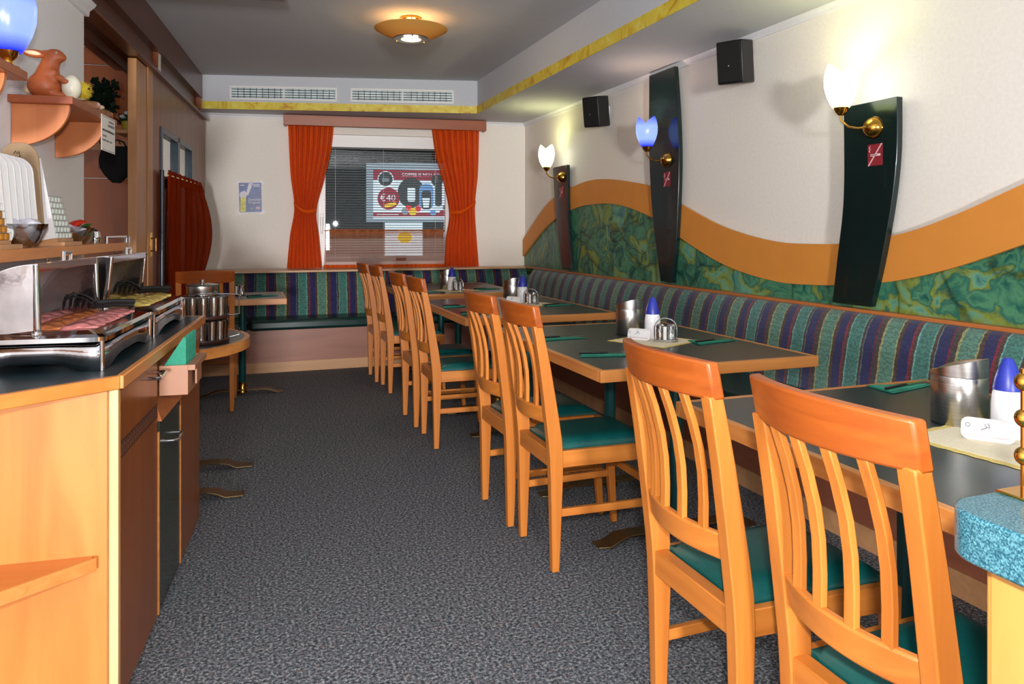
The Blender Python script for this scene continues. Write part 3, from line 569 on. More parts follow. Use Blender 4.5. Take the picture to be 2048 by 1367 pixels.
# ------------------------------------------------------------------ tables
def table(label, cx, cy, lx, ly, rotz=0, ztop=.75, ncol=2, foot=.37):
    t = thing('dining_table', label, 'table', (cx, cy, 0), rotz, 'dining tables along the bench')
    hx, hy = lx / 2, ly / 2; e = .022
    MB().box(-hx + e, hx - e, -hy + e, hy - e, ztop - .035, ztop).build('tabletop', 'laminate', t)
    for n, b, m in (('edge_strip', (-hx, hx, -hy, -hy + e), 'edge_x'), ('edge_strip', (-hx, hx, hy - e, hy), 'edge_x'), ('edge_strip', (-hx, -hx + e, -hy + e, hy - e), 'edge_y'), ('edge_strip', (hx - e, hx, -hy + e, hy - e), 'edge_y')):
        MB().box(b[0], b[1], b[2], b[3], ztop - .042, ztop + .0008).build(n, m, t, bevel=.002)
    cols = (-hy * .56, hy * .40) if ncol == 2 else (0,)
    for y in cols:
        MB().lathe([(.0001, .08), (.027, .08), (.027, ztop - .05), (.0001, ztop - .05)], 20, c=(0, y, 0)).build('column', 'column', t)
        MB().lathe([(.0001, .0), (.036, .0), (.036, .02), (.03, .03), (.03, .085), (.0001, .085)], 20, c=(0, y, .012)).build('collar', 'brass', t)
        MB().box(-.2, .2, y - .03, y + .03, ztop - .05, ztop - .042).build('bracket', 'black', t)
        prof = [(-foot, .004), (-foot + .05, .004), (-foot + .10, .028), (-foot + .14, .034), (foot - .14, .034), (foot - .10, .028), (foot - .05, .004), (foot, .004)]
        vs = []; w = [.032, .042, .044, .036, .036, .044, .042, .032]
        for (x, z), ww in zip(prof, w): vs += [(x, y - ww, z), (x, y + ww, z), (x, y + ww, z + .007), (x, y - ww, z + .007)]
        fs = [(0, 1, 2, 3), (31, 30, 29, 28)]
        for k in range(7):
            a = k * 4
            for j in range(4): fs.append((a + j, a + (j + 1) % 4, a + 4 + (j + 1) % 4, a + 4 + j))
        MB().add(vs, fs).build('foot', 'steel_foot', t, bevel=.002)
    return t
TX = (1.18 + 2.145) / 2; TWX = .965
table('dark topped wooden table beside the teal ledge', TX, 1.26, TWX, 1.24)
table('dark topped wooden table second from the teal ledge', TX, 2.99, TWX, 1.24)
table('dark topped wooden table third from the teal ledge', TX - .02, 4.66, TWX, 1.24)
table('dark topped wooden table in the window corner', TX - .02, 6.27, TWX, 1.2)
table('dark topped wooden table at the window bench near the sliding door', -.04, 6.02, .62, .66, 0, .75, 1, .3)
# half-round table at the end of the buffet
rt = lthing('half_round_table', 'dark half-round table with wooden rim at the end of the buffet counter', 'table', 0, 0)
def dpoly(R, u0): 
    cu, cv = .19, 3.99; a = math.acos((u0 - cu) / R); return [(cu + R * math.cos(-a + 2 * a * k / 40), cv + R * math.sin(-a + 2 * a * k / 40)) for k in range(41)]
P1 = [p for p in dpoly(.50, .03)]; P1 = [(u, max(3.57, v)) for u, v in P1]; P2 = [(u, max(3.57, v)) for u, v in dpoly(.525, .03)]
MB().prism(P1, .685, .721).build('tabletop', 'laminate', rt)
rim = MB(); n = len(P2); rim.add([(u, v, .675) for u, v in P2] + [(u, v, .7215) for u, v in P2] + [(u, v, .675) for u, v in P1] + [(u, v, .7215) for u, v in P1], [(i, i + 1, n + i + 1, n + i) for i in range(n - 1)] + [(n + i, n + i + 1, 3 * n + i + 1, 3 * n + i) for i in range(n - 1)] + [(i + 1, i, 2 * n + i, 2 * n + i + 1) for i in range(n - 1)])
rim.build('rim', 'edge_y', rt)
for v in (3.80, 4.25):
    MB().lathe([(.0001, .08), (.027, .08), (.027, .685), (.0001, .685)], 20, c=(.30, v, 0)).build('column', 'column', rt)
    prof = [(.0, .004), (.05, .004), (.1, .028), (.14, .034), (.54, .034), (.59, .026), (.63, .006), (.71, .006)]; vs = []; w = [.032, .042, .044, .036, .036, .044, .042, .032]
    for (x, z), ww in zip(prof, w): vs += [(x, v - ww, z), (x, v + ww, z), (x, v + ww, z + .007), (x, v - ww, z + .007)]
    fs = [(0, 1, 2, 3), (31, 30, 29, 28)]
    for k in range(7):
        for j in range(4): fs.append((k * 4 + j, k * 4 + (j + 1) % 4, k * 4 + 4 + (j + 1) % 4, k * 4 + 4 + j))
    MB().add(vs, fs).build('foot', 'steel_foot', rt, bevel=.002)

# ------------------------------------------------------------------ chairs (local: faces +x, origin between the back feet)
def backx(z):   # lean of the back posts
    return smooth([(0, .0), (.22, .002), (.45, .0), (.62, -.022), (.8, -.05), (.985, -.088)], z)
def bow(y): return -.042 * (1 - (y / .17) ** 2)      # back rails curve away from the seat in the middle
def make_chair(label):
    c = thing('dining_chair', label, 'chair')
    zs = [0, .1, .22, .34, .42, .48, .56, .66, .76, .86, .905]
    for sy in (-1, 1):
        vs = []
        for z in zs:
            d0 = interp([(0, .014), (.42, .026), (.5, .027), (.905, .017)], z); hw = interp([(0, .014), (.3, .0175), (.905, .0175)], z); x = backx(z) + .0; y = sy * .166
            vs += [(x - d0, y - hw, z), (x + d0, y - hw, z), (x + d0, y + hw, z), (x - d0, y + hw, z)]
        fs = [(3, 2, 1, 0), tuple(range(4 * len(zs) - 4, 4 * len(zs)))]
        for k in range(len(zs) - 1):
            for j in range(4): fs.append((k * 4 + j, k * 4 + (j + 1) % 4, k * 4 + 4 + (j + 1) % 4, k * 4 + 4 + j))
        p = MB().add([(a, b, z + .008 if z == 0 else z) for a, b, z in vs], fs).build('leg', 'beech', c, bevel=.003, angle=50)
        MB().lathe([(.0001, 0), (.009, 0), (.009, .006), (.0001, .009)], 10, c=(0, sy * .166, 0)).build('glide', 'chrome', p)
        # front leg, gently sabre-shaped
        vs = []; fz = [0, .12, .25, .36, .44]
        for z in fz:
            x = .40 + .02 * (1 - z / .44) ** 2; hw = interp([(0, .012), (.44, .019)], z); y = sy * .178
            vs += [(x - hw, y - hw, z), (x + hw, y - hw, z), (x + hw, y + hw, z), (x - hw, y + hw, z)]
        fs = [(3, 2, 1, 0), (16, 17, 18, 19)]
        for k in range(4):
            for j in range(4): fs.append((k * 4 + j, k * 4 + (j + 1) % 4, k * 4 + 4 + (j + 1) % 4, k * 4 + 4 + j))
        p = MB().add([(a, b, z + .008 if z == 0 else z) for a, b, z in vs], fs).build('leg', 'beech', c, bevel=.003, angle=50)
        MB().lathe([(.0001, 0), (.009, 0), (.009, .006), (.0001, .009)], 10, c=(.42, sy * .178, 0)).build('glide', 'chrome', p)
        MB().hexa([(.02, sy * .166 - .011, .385), (.385, sy * .178 - .011, .385), (.385, sy * .178 + .011, .385), (.02, sy * .166 + .011, .385)], [(.02, sy * .166 - .011, .445), (.385, sy * .178 - .011, .445), (.385, sy * .178 + .011, .445), (.02, sy * .166 + .011, .445)]).build('side_rail', 'beech_x', c, bevel=.002)
        MB().hexa([(.01, sy * .166 - .009, .205), (.395, sy * .178 - .009, .205), (.395, sy * .178 + .009, .205), (.01, sy * .166 + .009, .205)], [(.01, sy * .166 - .009, .233), (.395, sy * .178 - .009, .233), (.395, sy * .178 + .009, .233), (.01, sy * .166 + .009, .233)]).build('stretcher', 'beech_x', c, bevel=.002)
    MB().box(.388, .41, -.162, .162, .385, .442).build('front_rail', 'beech_y', c, bevel=.002); MB().box(-.02, .016, -.15, .15, .385, .445).build('back_rail', 'beech_y', c, bevel=.003)
    MB().box(.39, .408, -.162, .162, .27, .30).build('stretcher', 'beech_y', c, bevel=.002)
    # padded seat
    vs = []; nx, ny = 14, 12
    def seat(a, b):
        x = .022 + a * .385; hw = .148 + .016 * a; y = -hw + 2 * hw * b
        e = min(a, 1 - a, b, 1 - b); z = .452 + .026 * (1 - max(0, 1 - e / .16) ** 2.2)
        return (x, y, z)
    sm = MB().sheet(seat, nx, ny); o0 = len(sm.v); sm.add([(x, y, .438) for x, y, z in [seat(0, 0), seat(1, 0), seat(1, 1), seat(0, 1)]], [(0, 3, 2, 1)])
    ring = [i for i in range(nx + 1)] + [j * (nx + 1) + nx for j in range(1, ny + 1)] + [ny * (nx + 1) + i for i in range(nx - 1, -1, -1)] + [j * (nx + 1) for j in range(ny - 1, 0, -1)]
    low = [(sm.v[i][0], sm.v[i][1], .438) for i in ring]; k0 = len(sm.v); sm.add(low, []); n = len(ring)
    sm.f += [(ring[i], k0 + i, k0 + (i + 1) % n, ring[(i + 1) % n]) for i in range(n)]
    sm.build('seat', 'vinyl', c, angle=60)
    # curved rails
    def rail(name, z0_, z1_, th, mat, half, crown=0):
        m = MB(); vs = []; n = 16
        for k in range(n + 1):
            y = -half + 2 * half * k / n; top = z1_ + crown * (1 - (y / half) ** 2)
            for z, sx in ((z0_, -1), (z0_, 1), (top, 1), (top, -1)): vs.append((backx(z) + bow(y) * (1 if half < .175 else .9) + sx * th / 2 - .0, y, z))
        fs = [(0, 1, 2, 3), tuple(range(4 * n, 4 * n + 4))]
        for k in range(n):
            for j in range(4): fs.append((k * 4 + j, k * 4 + (j + 1) % 4, k * 4 + 4 + (j + 1) % 4, k * 4 + 4 + j))
        return m.add(vs, fs).build(name, mat, c, bevel=.005, angle=50)
    rail('top_rail', .898, .978, .028, 'rail_stain', .185, .006); rail('lower_rail', .545, .605, .020, 'beech_y', .152)
    for y in (-.1, -.036, .036, .1):
        vs = []; zz_ = [.6, .66, .72, .78, .84, .9]
        for k, z in enumerate(zz_):
            lum = .016 * math.sin(PI * (z - .6) / .3); x = backx(z) + bow(y) + lum
            vs += [(x - .007, y - .0115, z), (x + .007, y - .0115, z), (x + .007, y + .0115, z), (x - .007, y + .0115, z)]
        fs = [(3, 2, 1, 0), (20, 21, 22, 23)]
        for k in range(5):
            for j in range(4): fs.append((k * 4 + j, k * 4 + (j + 1) % 4, k * 4 + 4 + (j + 1) % 4, k * 4 + 4 + j))
        MB().add(vs, fs).build('slat', 'beech', c, bevel=.002, angle=50)
    return c
ch = make_chair('beech slat-back chair with green seat nearest the teal ledge')
ch.location = (.99, .99, 0); tag(ch, group='slat-back dining chairs')
spots = [(.985, 1.485, 0, 'second'), (1.055, 2.66, 0, 'third'), (1.036, 3.105, .02, 'fourth'), (1.013, 4.29, -.01, 'fifth'), (1.0, 4.785, .01, 'sixth'), (1.025, 5.815, 0, 'seventh'), (.995, 6.27, 0, 'eighth')]
for x, y, r, nm in spots:
    copy_tree(ch, (x, y, 0), r, 'beech slat-back chair with green seat, %s in the row from the teal ledge' % nm)
copy_tree(ch, (-.27, 5.45, 0), PI / 2, 'beech slat-back chair behind the half-round table, facing the window bench')

# ------------------------------------------------------------------ things on the tables
TN = {4: 'the table beside the teal ledge', 3: 'the second table from the teal ledge', 2: 'the third table from the teal ledge', 1: 'the table in the window corner', 5: 'the table near the sliding door'}
ZT = .7508
def make_bin():
    b = thing('table_bin', '', 'bin', group='steel table bins')
    MB().lathe([(.0001, 0), (.064, 0), (.066, .003), (.066, .122), (.0655, .1235)], 48).build('body', 'brushed', b)
    # collar cut at a slant, swing lid inside it
    n = 48; vs = []
    def top(a): return .150 + .022 * math.cos(a - .6)
    for i in range(n):
        a = 2 * PI * i / n; vs += [(.0662 * math.cos(a), .0662 * math.sin(a), .1245), (.0662 * math.cos(a), .0662 * math.sin(a), top(a)), (.063 * math.cos(a), .063 * math.sin(a), top(a)), (.063 * math.cos(a), .063 * math.sin(a), .1245)]
    fs = []
    for i in range(n):
        j = (i + 1) % n
        for k in range(3): fs.append((i * 4 + k, j * 4 + k, j * 4 + k + 1, i * 4 + k + 1))
    MB().add(vs, fs).build('collar', 'brushed', b)
    def lidp(u, v):
        a = 2 * PI * u; r = .0625 * v; x, y = r * math.cos(a), r * math.sin(a); return (x, y, .147 + .022 * (x * math.cos(.6) + y * math.sin(.6)) / .0625 + .012 * (1 - v * v))
    MB().sheet(lambda u, v: lidp(u, max(v, .001)), 36, 6).build('swing_lid', 'brushed', b); return b
def make_bottle():
    b = thing('dispenser_bottle', '', 'bottle', group='white dispenser bottles with blue caps')
    MB().lathe([(.0001, 0), (.033, 0), (.036, .004), (.0365, .03), (.036, .08), (.033, .105), (.030, .112), (.0001, .112)], 32).build('body', 'bottle_white', b)
    MB().lathe([(.0001, .112), (.0325, .1125), (.0325, .116), (.028, .14), (.02, .165), (.012, .184), (.008, .189), (.0001, .19)], 32).build('cap', 'cap_blue', b); return b
def make_cruet():
    b = thing('cruet_stand', '', 'cruet', group='chrome cruet stands')
    MB().prism(rrect(-.035, .035, -.055, .055, .03), 0, .012).build('tray', 'chrome', b, bevel=.003)
    MB().tube([(0, .05 * math.cos(PI * k / 16), .06 + .045 * math.sin(PI * k / 16)) for k in range(17)] , .0025, 8).build('handle', 'chrome', b)
    for y in (-.05, .05): MB().tube([(0, y, .01), (0, y, .062)], .0025, 8).build('upright', 'chrome', b)
    for y, m in ((-.024, 'white_matte'), (.024, 'bark')):
        j = MB().lathe([(.0001, .0125), (.019, .0125), (.019, .055), (.016, .06), (.0001, .06)], 20, c=(0, y, 0)).build('shaker', 'tumbler', b)
        MB().lathe([(.0001, .014), (.0165, .014), (.0165, .036), (.0001, .036)], 16, c=(0, y, 0)).build('filling', m, j); MB().lathe([(.0001, .059), (.019, .059), (.019, .072), (.012, .08), (.0001, .081)], 20, c=(0, y, 0)).build('lid', 'chrome', j)
    MB().lathe([(.0001, .012), (.008, .012), (.008, .07), (.0001, .07)], 10, c=(-.026, 0, 0)).build('toothpick_holder', 'white', b); return b
def make_doily():
    b = thing('doily', '', 'doily', group='square cream doilies')
    n = 14; pts = []; hs = .15
    for sx, sy, dx, dy in ((-1, -1, 1, 0), (1, -1, 0, 1), (1, 1, -1, 0), (-1, 1, 0, -1)):
        for k in range(n):
            t = 2 * hs * k / n; w = .004 * abs(math.sin(PI * k)) + .004 * (k % 2); pts.append((sx * hs + dx * t + dy * w, sy * hs + dy * t - dx * w))
    MB().prism(pts, 0, .0012).build('border', 'doily_edge', b); MB().box(-.132, .132, -.132, .132, .0012, .0018).build('cloth', 'doily', b); return b
def make_card():
    b = thing('table_card', '', 'card', group='white folded table cards')
    pr = rrect(-.055, .055, 0, .052, .016)
    A = Matrix.Rotation(math.radians(-16), 4, 'X'); MB().prism(pr, -.0006, .0006, 'Y', Matrix.Translation((0, -.012, 0)) @ A).build('front', 'white', b); MB().prism(pr, -.0006, .0006, 'Y', Matrix.Translation((0, .012, 0)) @ Matrix.Rotation(math.radians(16), 4, 'X')).build('back', 'white', b)
    F = Matrix.Translation((0, -.012, 0)) @ A @ Matrix.Translation((0, -.0012, 0)) @ Matrix.Rotation(PI / 2, 4, 'X')
    text('lettering', 'Danke, dass Sie hier nicht rauchen', .0068, 'ink_red', b, F @ Matrix.Translation((-.05, .008, 0)), thick=.0001)
    MB().tube([(-.014, -.0165, .026), (.0, -.0165, .034), (.012, -.0165, .026), (.0, -.0165, .022), (-.014, -.0165, .026)], .0008, 5).build('drawing', 'ink', b)
    MB().tube([(-.002, -.018, .033), (-.006, -.0195, .042), (.002, -.0195, .043), (.004, -.018, .034)], .0008, 5).build('drawing', 'ink', b); MB().tube([(-.04 + .005 * math.cos(k), -.0195, .036 + .005 * math.sin(k)) for k in range(7)], .0007, 5).build('drawing', 'ink', b)
    return b
def make_napkin():
    b = thing('napkin', '', 'napkin', group='green folded napkins with cutlery')
    MB().prism([(0, 0), (.24, .03), (.02, .11)], 0, .005).build('cloth', 'napkin', b, bevel=.0015); MB().prism([(.004, .012), (.2, .03), (.02, .1)], .005, .008).build('fold', 'napkin_light', b, bevel=.001)
    MB().tube([(-.002, .025, .012), (.09, .036, .012), (.115, .039, .012)], [.0045, .0045, .003], 8).build('knife_handle', 'black', b)
    MB().hexa([(.115, .032, .0105), (.23, .048, .0105), (.22, .056, .0105), (.115, .045, .0105)], [(.115, .032, .012), (.23, .048, .012), (.22, .056, .012), (.115, .045, .012)]).build('knife_blade', 'chrome', b); return b
protos = {'bin': make_bin(), 'bottle': make_bottle(), 'cruet': make_cruet(), 'doily': make_doily(), 'card': make_card(), 'napkin': make_napkin()}
desc = {'bin': 'brushed steel swing-lid bin on ', 'bottle': 'white bottle with pointed blue cap on ', 'cruet': 'chrome salt and pepper stand on ', 'doily': 'cream doily with yellow edge on ', 'card': 'small white folded card on ', 'napkin': 'green napkin with knife on '}
used = set()
def place(k, tbl, x, y, z=ZT, r=0, extra=''):
    lab = desc[k] + TN[tbl] + extra
    p = protos[k]
    if k in used: return copy_tree(p, (x, y, z), r, lab)
    used.add(k); p.location = (x, y, z); p.rotation_euler = (0, 0, r); p['label'] = lab; return p
DZ = ZT + .0019
for tb, bx, by, tx, ty, cx_, cy_, dx, dy, dr_ in ((4, 1.745, 1.425, 1.735, 1.285, None, None, 1.655, 1.255, .12), (3, 1.735, 3.175, 1.765, 3.01, 1.765, 2.895, 1.735, 2.945, .45), (2, 1.75, 4.89, 1.78, 4.775, 1.80, 4.665, 1.79, 4.70, .5), (1, 1.60, 6.12, 1.61, 6.01, 1.63, 5.905, 1.64, 5.98, .4)):
    place('doily', tb, dx, dy, r=dr_); place('bin', tb, bx, by, DZ if tb != 9 else ZT, r=-1.9); place('bottle', tb, tx, ty, DZ)
    if cx_: place('cruet', tb, cx_, cy_, DZ, r=.9)
place('card', 4, 1.655, 1.275, DZ, r=-.95); place('card', 3, 1.685, 2.99, DZ, r=-.9); place('card', 2, 1.70, 4.74, DZ, r=-.9)
nap = [(4, 1.86, 1.74, .12, ' by the bench'), (4, 1.27, 1.40, -.1, ', chair side'), (3, 1.235, 2.66, -.35, ', chair side, ledge end'), (3, 1.86, 2.77, .1, ', bench side'), (3, 1.235, 3.11, -.1, ', chair side, window end'), (2, 1.19, 4.23, -.1, ', chair side, ledge end'), (2, 1.19, 4.66, -.1, ', chair side, window end'), (2, 1.85, 4.5, .1, ', bench side'), (1, 1.22, 5.8, .1, ', chair side'), (1, 1.8, 5.95, .1, ', bench side')]
for tb, x, y, r, ex in nap: place('napkin', tb, x, y, r=r, extra=ex)
place('cruet', 5, -.06, 6.1, ZT, r=.4); place('napkin', 5, .0, 5.86, ZT, r=.3)

# ------------------------------------------------------------------ teal-topped ledge by the entrance
lg = thing('bar_ledge', 'speckled teal ledge with rounded corner on a pale wooden partition', 'ledge', (0, 0, 0))
MB().prism(rrect(.832, 1.12, -.6, .715, .055, 8), .842, .902).build('ledge_top', 'teal_fleck', lg, bevel=.004)
MB().box(.868, 1.09, -.6, .672, 0, .842).build('partition', 'maple', lg, bevel=.004); MB().box(.862, .868, .60, .66, 0, .842).build('corner_strip', 'maple', lg)
bs = thing('brass_post', 'brass post with stacked balls standing on the teal ledge', 'post', (.968, .694, .902))
MB().box(-.03, .03, -.03, .018, 0, .004).build('base_plate', 'brass', bs, bevel=.001); MB().tube([(0, 0, .003), (0, 0, .165)], .005, 12).build('rod', 'brass', bs)
for z in (.05, .1, .148): MB().ball((0, 0, z), .0125, 18, 12).build('ball', 'brass', bs)

# ------------------------------------------------------------------ buffet counter
CZ = .88
top = lthing('worktop', 'dark laminate worktop with wooden edge on the buffet counter', 'worktop', 0, 0)
poly = [(.002, 1.70), (.553, 2.185), (.553, 3.545), (.002, 3.545)]
MB().prism(poly, CZ - .03, CZ).build('surface', 'counter_top', top)
def edgestrip(p, q, m, w=.019):
    d = Vector((q[0] - p[0], q[1] - p[1])).normalized(); nn = Vector((d.y, -d.x)) * w
    return MB().prism([p, (p[0] + nn.x, p[1] + nn.y), (q[0] + nn.x, q[1] + nn.y), q], CZ - .034, CZ + .0006)
edgestrip((.002, 1.70), (.553, 2.185), 'pear_x').build('edge_strip', 'pear_x', top, bevel=.003); MB().box(.5535, .572, 2.175, 3.56, CZ - .034, CZ + .0006).build('edge_strip', 'pear_y', top, bevel=.003); MB().box(.002, .553, 3.5455, 3.56, CZ - .034, CZ + .0006).build('edge_strip', 'pear_x', top, bevel=.003)
CT = CZ - .036
def cab(label, v0, v1):
    c = lthing('buffet_cabinet', label, 'cabinet', 0, 0); MB().box(.02, .53, v0 + .002, v1 - .002, 0, CT).build('body', 'front_z', c); return c
c1 = cab('brown wooden buffet cabinet with key-pattern band across its door', 2.205, 2.69)
d1 = MB().box(.531, .552, 2.23, 2.682, .012, CT - .012).build('door', 'front_z', c1, bevel=.0015)
for a, b in ((.653, .657), (.693, .697)): MB().box(.552, .5525, 2.232, 2.68, a, b).build('band_line', 'ink', d1)
for k in range(16):
    v = 2.24 + k * .0275; key = MB(); key.box(.552, .5526, v, v + .004, .660, .690); key.box(.552, .5526, v + .004, v + .018, .686, .690); key.box(.552, .5526, v + .014, v + .018, .670, .686); key.box(.552, .5526, v + .008, v + .014, .670, .674); key.box(.552, .5526, v + .018, v + .0275, .660, .664)
    key.build('key_motif', 'ink', d1)
def handle(par, v0, v1, z, u0): return MB().tube([(u0, v0, z), (u0 + .022, v0, z), (u0 + .03, v0 + .01, z), (u0 + .03, v1 - .01, z), (u0 + .022, v1, z), (u0, v1, z)], .0055, 10).build('handle', 'chrome', par)
handle(d1, 2.55, 2.66, .80, .552)
MB().box(.02, .556, 2.19, 2.212, 0, CT).build('side_panel', 'pale_edge', c1, bevel=.002)
c2 = cab('narrow dark green fronted buffet cabinet below the napkin box', 2.69, 3.09)
d2 = MB().box(.531, .552, 2.712, 3.07, .012, .63).build('door', 'door_green', c2, bevel=.0015); handle(d2, 2.85, 2.96, .53, .552)
MB().hexa([(.531, 2.705, .632), (.56, 2.705, .632), (.56, 3.07, .632), (.531, 3.07, .632)], [(.531, 2.705, .70), (.54, 2.705, .70), (.54, 3.07, .70), (.531, 3.07, .70)]).build('sloping_board', 'bracket', c2)
for v in (2.69, 3.072): MB().box(.531, .555, v, v + .014, .012, .6).build('edge_strip', 'edge_y', c2)
c3 = cab('plain brown wooden buffet cabinet at the half-round table end', 3.09, 3.535); MB().box(.531, .552, 3.094, 3.531, .012, CT - .012).build('door', 'front_z', c3, bevel=.0015)
c4 = lthing('corner_shelf_unit', 'open wooden corner shelf under the slanted end of the buffet worktop', 'shelf', 0, 0)
MB().box(.02, .535, 2.168, 2.189, 0, CT).build('back_panel', 'pear_z', c4)
MB().box(.002, .02, 1.74, 2.168, 0, CT).build('side_panel', 'pear_z', c4)
for z in (.40, .03): 
    MB().prism([(.022, 1.735), (.505, 2.15), (.505, 2.167), (.022, 2.167)], z, z + .03).build('shelf_board', 'pear_x', c4); MB().prism([(.022, 1.722), (.022, 1.735), (.505, 2.15), (.516, 2.15)], z - .001, z + .031).build('front_edge', 'edge_x', c4)
nb = lthing('napkin_box', 'beige open plastic box hooked on the front of the buffet counter', 'box', 0, 0)
bz0, bz1 = .715, .812
for n_, b in (('side', (.553, .64, 2.70, 2.705)), ('side', (.553, .64, 2.945, 2.95)), ('front', (.635, .64, 2.705, 2.945)), ('back', (.553, .558, 2.705, 2.945))): MB().box(b[0], b[1], b[2], b[3], bz0, bz1).build(n_, 'napkin_box', nb, bevel=.001)
MB().box(.558, .635, 2.705, 2.945, bz0, bz0 + .005).build('floor_panel', 'napkin_box', nb)
MB().box(.64, .662, 2.70, 2.95, bz1 - .018, bz1).build('lip', 'napkin_box', nb, bevel=.001); MB().box(.649, .655, 2.78, 2.88, bz0 + .02, bz1 - .02).build('tab', 'napkin_box', nb, bevel=.001)
np_ = None
for k in range(9):
    m = MB().prism([(.0, .08), (.0, 0), (.072, 0), (.074, .178), (.066, .182)], 0, .0045, 'Y')
    if np_ is None: np_ = m.build('folded_napkin', 'napkin_light', bevel=.001); o = np_
    else: o = np_.copy(); col.objects.link(o)
    o.location = L(.5595 + .0006 * (k % 3), 2.716 + k * .021, bz0 + .006); o.rotation_euler = (math.radians(4 - k * .9), 0, -LA)
    tag(o, 'green folded paper napkin standing in the beige box', 'napkin', 'napkins in the beige box')

# chafing dishes
def chafer(label, v0, v1, tilt, foodname):
    u0, u1 = .165, .50; um = (u0 + u1) / 2
    c = lthing('chafing_dish', label, 'chafing dish', 0, 0)
    # skirt with arched feet
    def wall(p, q, n=24, hh=.078, arch=.022):
        vs = []
        for k in range(n + 1):
            t = k / n; x = p[0] + (q[0] - p[0]) * t; y = p[1] + (q[1] - p[1]) * t
            e = min(t, 1 - t); a = arch * (max(0, min(1, (e - .14) / .2)) ** 1.0) ** .7
            vs += [(x, y, CZ + .001 + a), (x, y, CZ + hh)]
        return MB().add(vs, [(2 * k, 2 * k + 2, 2 * k + 3, 2 * k + 1) for k in range(n)])
    for p, q in (((u0, v0), (u1, v0)), ((u1, v0), (u1, v1)), ((u1, v1), (u0, v1)), ((u0, v1), (u0, v0))): wall(p, q).build('skirt', 'chrome', c, solid=.003)
    for p in ((u0, v0), (u1, v0), (u1, v1), (u0, v1)): MB().tube([(p[0], p[1], CZ + .001), (p[0], p[1], CZ + .08)], .006, 14).build('corner_foot', 'chrome', c)
    R0 = rrect(u0 - .012, u1 + .012, v0 - .012, v1 + .012, .03); R1 = rrect(u0 + .03, u1 - .03, v0 + .03, v1 - .03, .025); n = len(R0)
    def ring(A, za, B, zb, m): m.add([(x, y, za) for x, y in A] + [(x, y, zb) for x, y in B], [(i, (i + 1) % n, n + (i + 1) % n, n + i) for i in range(n)])
    m = MB(); ring(R0, CZ + .078, R0, CZ + .09, m); R05 = rrect(u0, u1, v0, v1, .03); ring(R0, CZ + .09, R05, CZ + .097, m); ring(R05, CZ + .097, R1, CZ + .105, m); ring(R1, CZ + .105, R1, CZ + .085, m); m.build('rim', 'chrome', c)
    MB().prism(R1, CZ + .08, CZ + .085).build('pan', 'chrome_soft', c)
    # roll-top cover rolled back, standing over its pivot axis
    zp = CZ + .108; Rr = .172; a0 = math.radians(90 - tilt); a1 = math.radians(186); va, vb = v0 + .02, v1 - .015
    cov = MB().sheet(lambda a, b: (um + Rr * math.cos(a0 + (a1 - a0) * a), va + (vb - va) * b, zp + Rr * math.sin(a0 + (a1 - a0) * a)), 28, 10).build('roll_top', 'satin', c, solid=.003)
    for v in (va, vb):
        pl = [(um, zp)] + [(um + Rr * math.cos(a0 + (a1 - a0) * k / 20), zp + Rr * math.sin(a0 + (a1 - a0) * k / 20)) for k in range(21)]
        MB().prism(pl, v - .002, v + .002, 'Y').build('end_panel', 'chrome_soft', c)
        e = (um + Rr * math.cos(a0), zp + Rr * math.sin(a0))
        MB().tube([(um + .012, v, zp - .01), (e[0] + .006, v, e[1])], .0075, 12).build('frame_bar', 'chrome', c)
        MB().ball((um + .012, v - .014, zp - .008), .013).build('pivot', 'chrome', c)
    e = (um + Rr * math.cos(a0), zp + Rr * math.sin(a0)); MB().box(e[0] - .004, e[0] + .01, va, vb, e[1] - .02, e[1] + .004).build('frame_bar', 'chrome', c, bevel=.002)
    hg = MB().tube([(e[0], (va + vb) / 2 - .03, e[1]), (e[0] - .0, (va + vb) / 2 - .03, e[1] + .025), (e[0], (va + vb) / 2 + .03, e[1] + .025), (e[0], (va + vb) / 2 + .03, e[1])], .006, 10).build('grip', 'chrome', c)
    return u0 + .03, u1 - .03, v0 + .03, v1 - .03
f1 = chafer('chrome roll-top chafing dish with sliced ham inside', 2.262, 2.825, 0, 'ham'); f2 = chafer('chrome roll-top chafing dish with sliced cheese inside', 2.885, 3.43, 8, 'cheese')
def slices(name, label, cat, group, box, n, mat, mat2, r, zb):
    u0, u1, v0, v1 = box; k = 0
    for row in range(3):
        for i in range(n):
            u = u0 + .05 + (u1 - u0 - .1) * row / 2; v = v0 + .05 + (v1 - v0 - .1) * i / (n - 1)
            def fn(a, b, u=u, v=v, i=i, row=row):
                g = 2 * PI * a; rr = r * b * (1 + .08 * math.sin(3 * g + i * 1.7 + row)); return (u + rr * math.cos(g) * .9, v + rr * math.sin(g), zb + .002 * row + .012 * (rr * math.sin(g) / r) * .9 + .002 * math.sin(5 * g + i) * b + .003)
            o = MB().sheet(lambda a, b: fn(a, max(.01, b)), 20, 3).build(name, mat if row != 1 else mat2, solid=.0025, loc=None); o.location = (LO[0], 0, 0); o.rotation_euler[2] = -LA
            tag(o, label, cat, group); k += 1
slices('ham_slice', 'slice of pink ham laid out in the chafing dish', 'ham', 'sliced ham in the chafing dish', f1, 8, 'ham', 'ham_rim', .052, CZ + .096)
slices('cheese_slice', 'slice of yellow cheese laid out in the chafing dish', 'cheese', 'sliced cheese in the chafing dish', f2, 7, 'cheese', 'cheese', .055, CZ + .096)
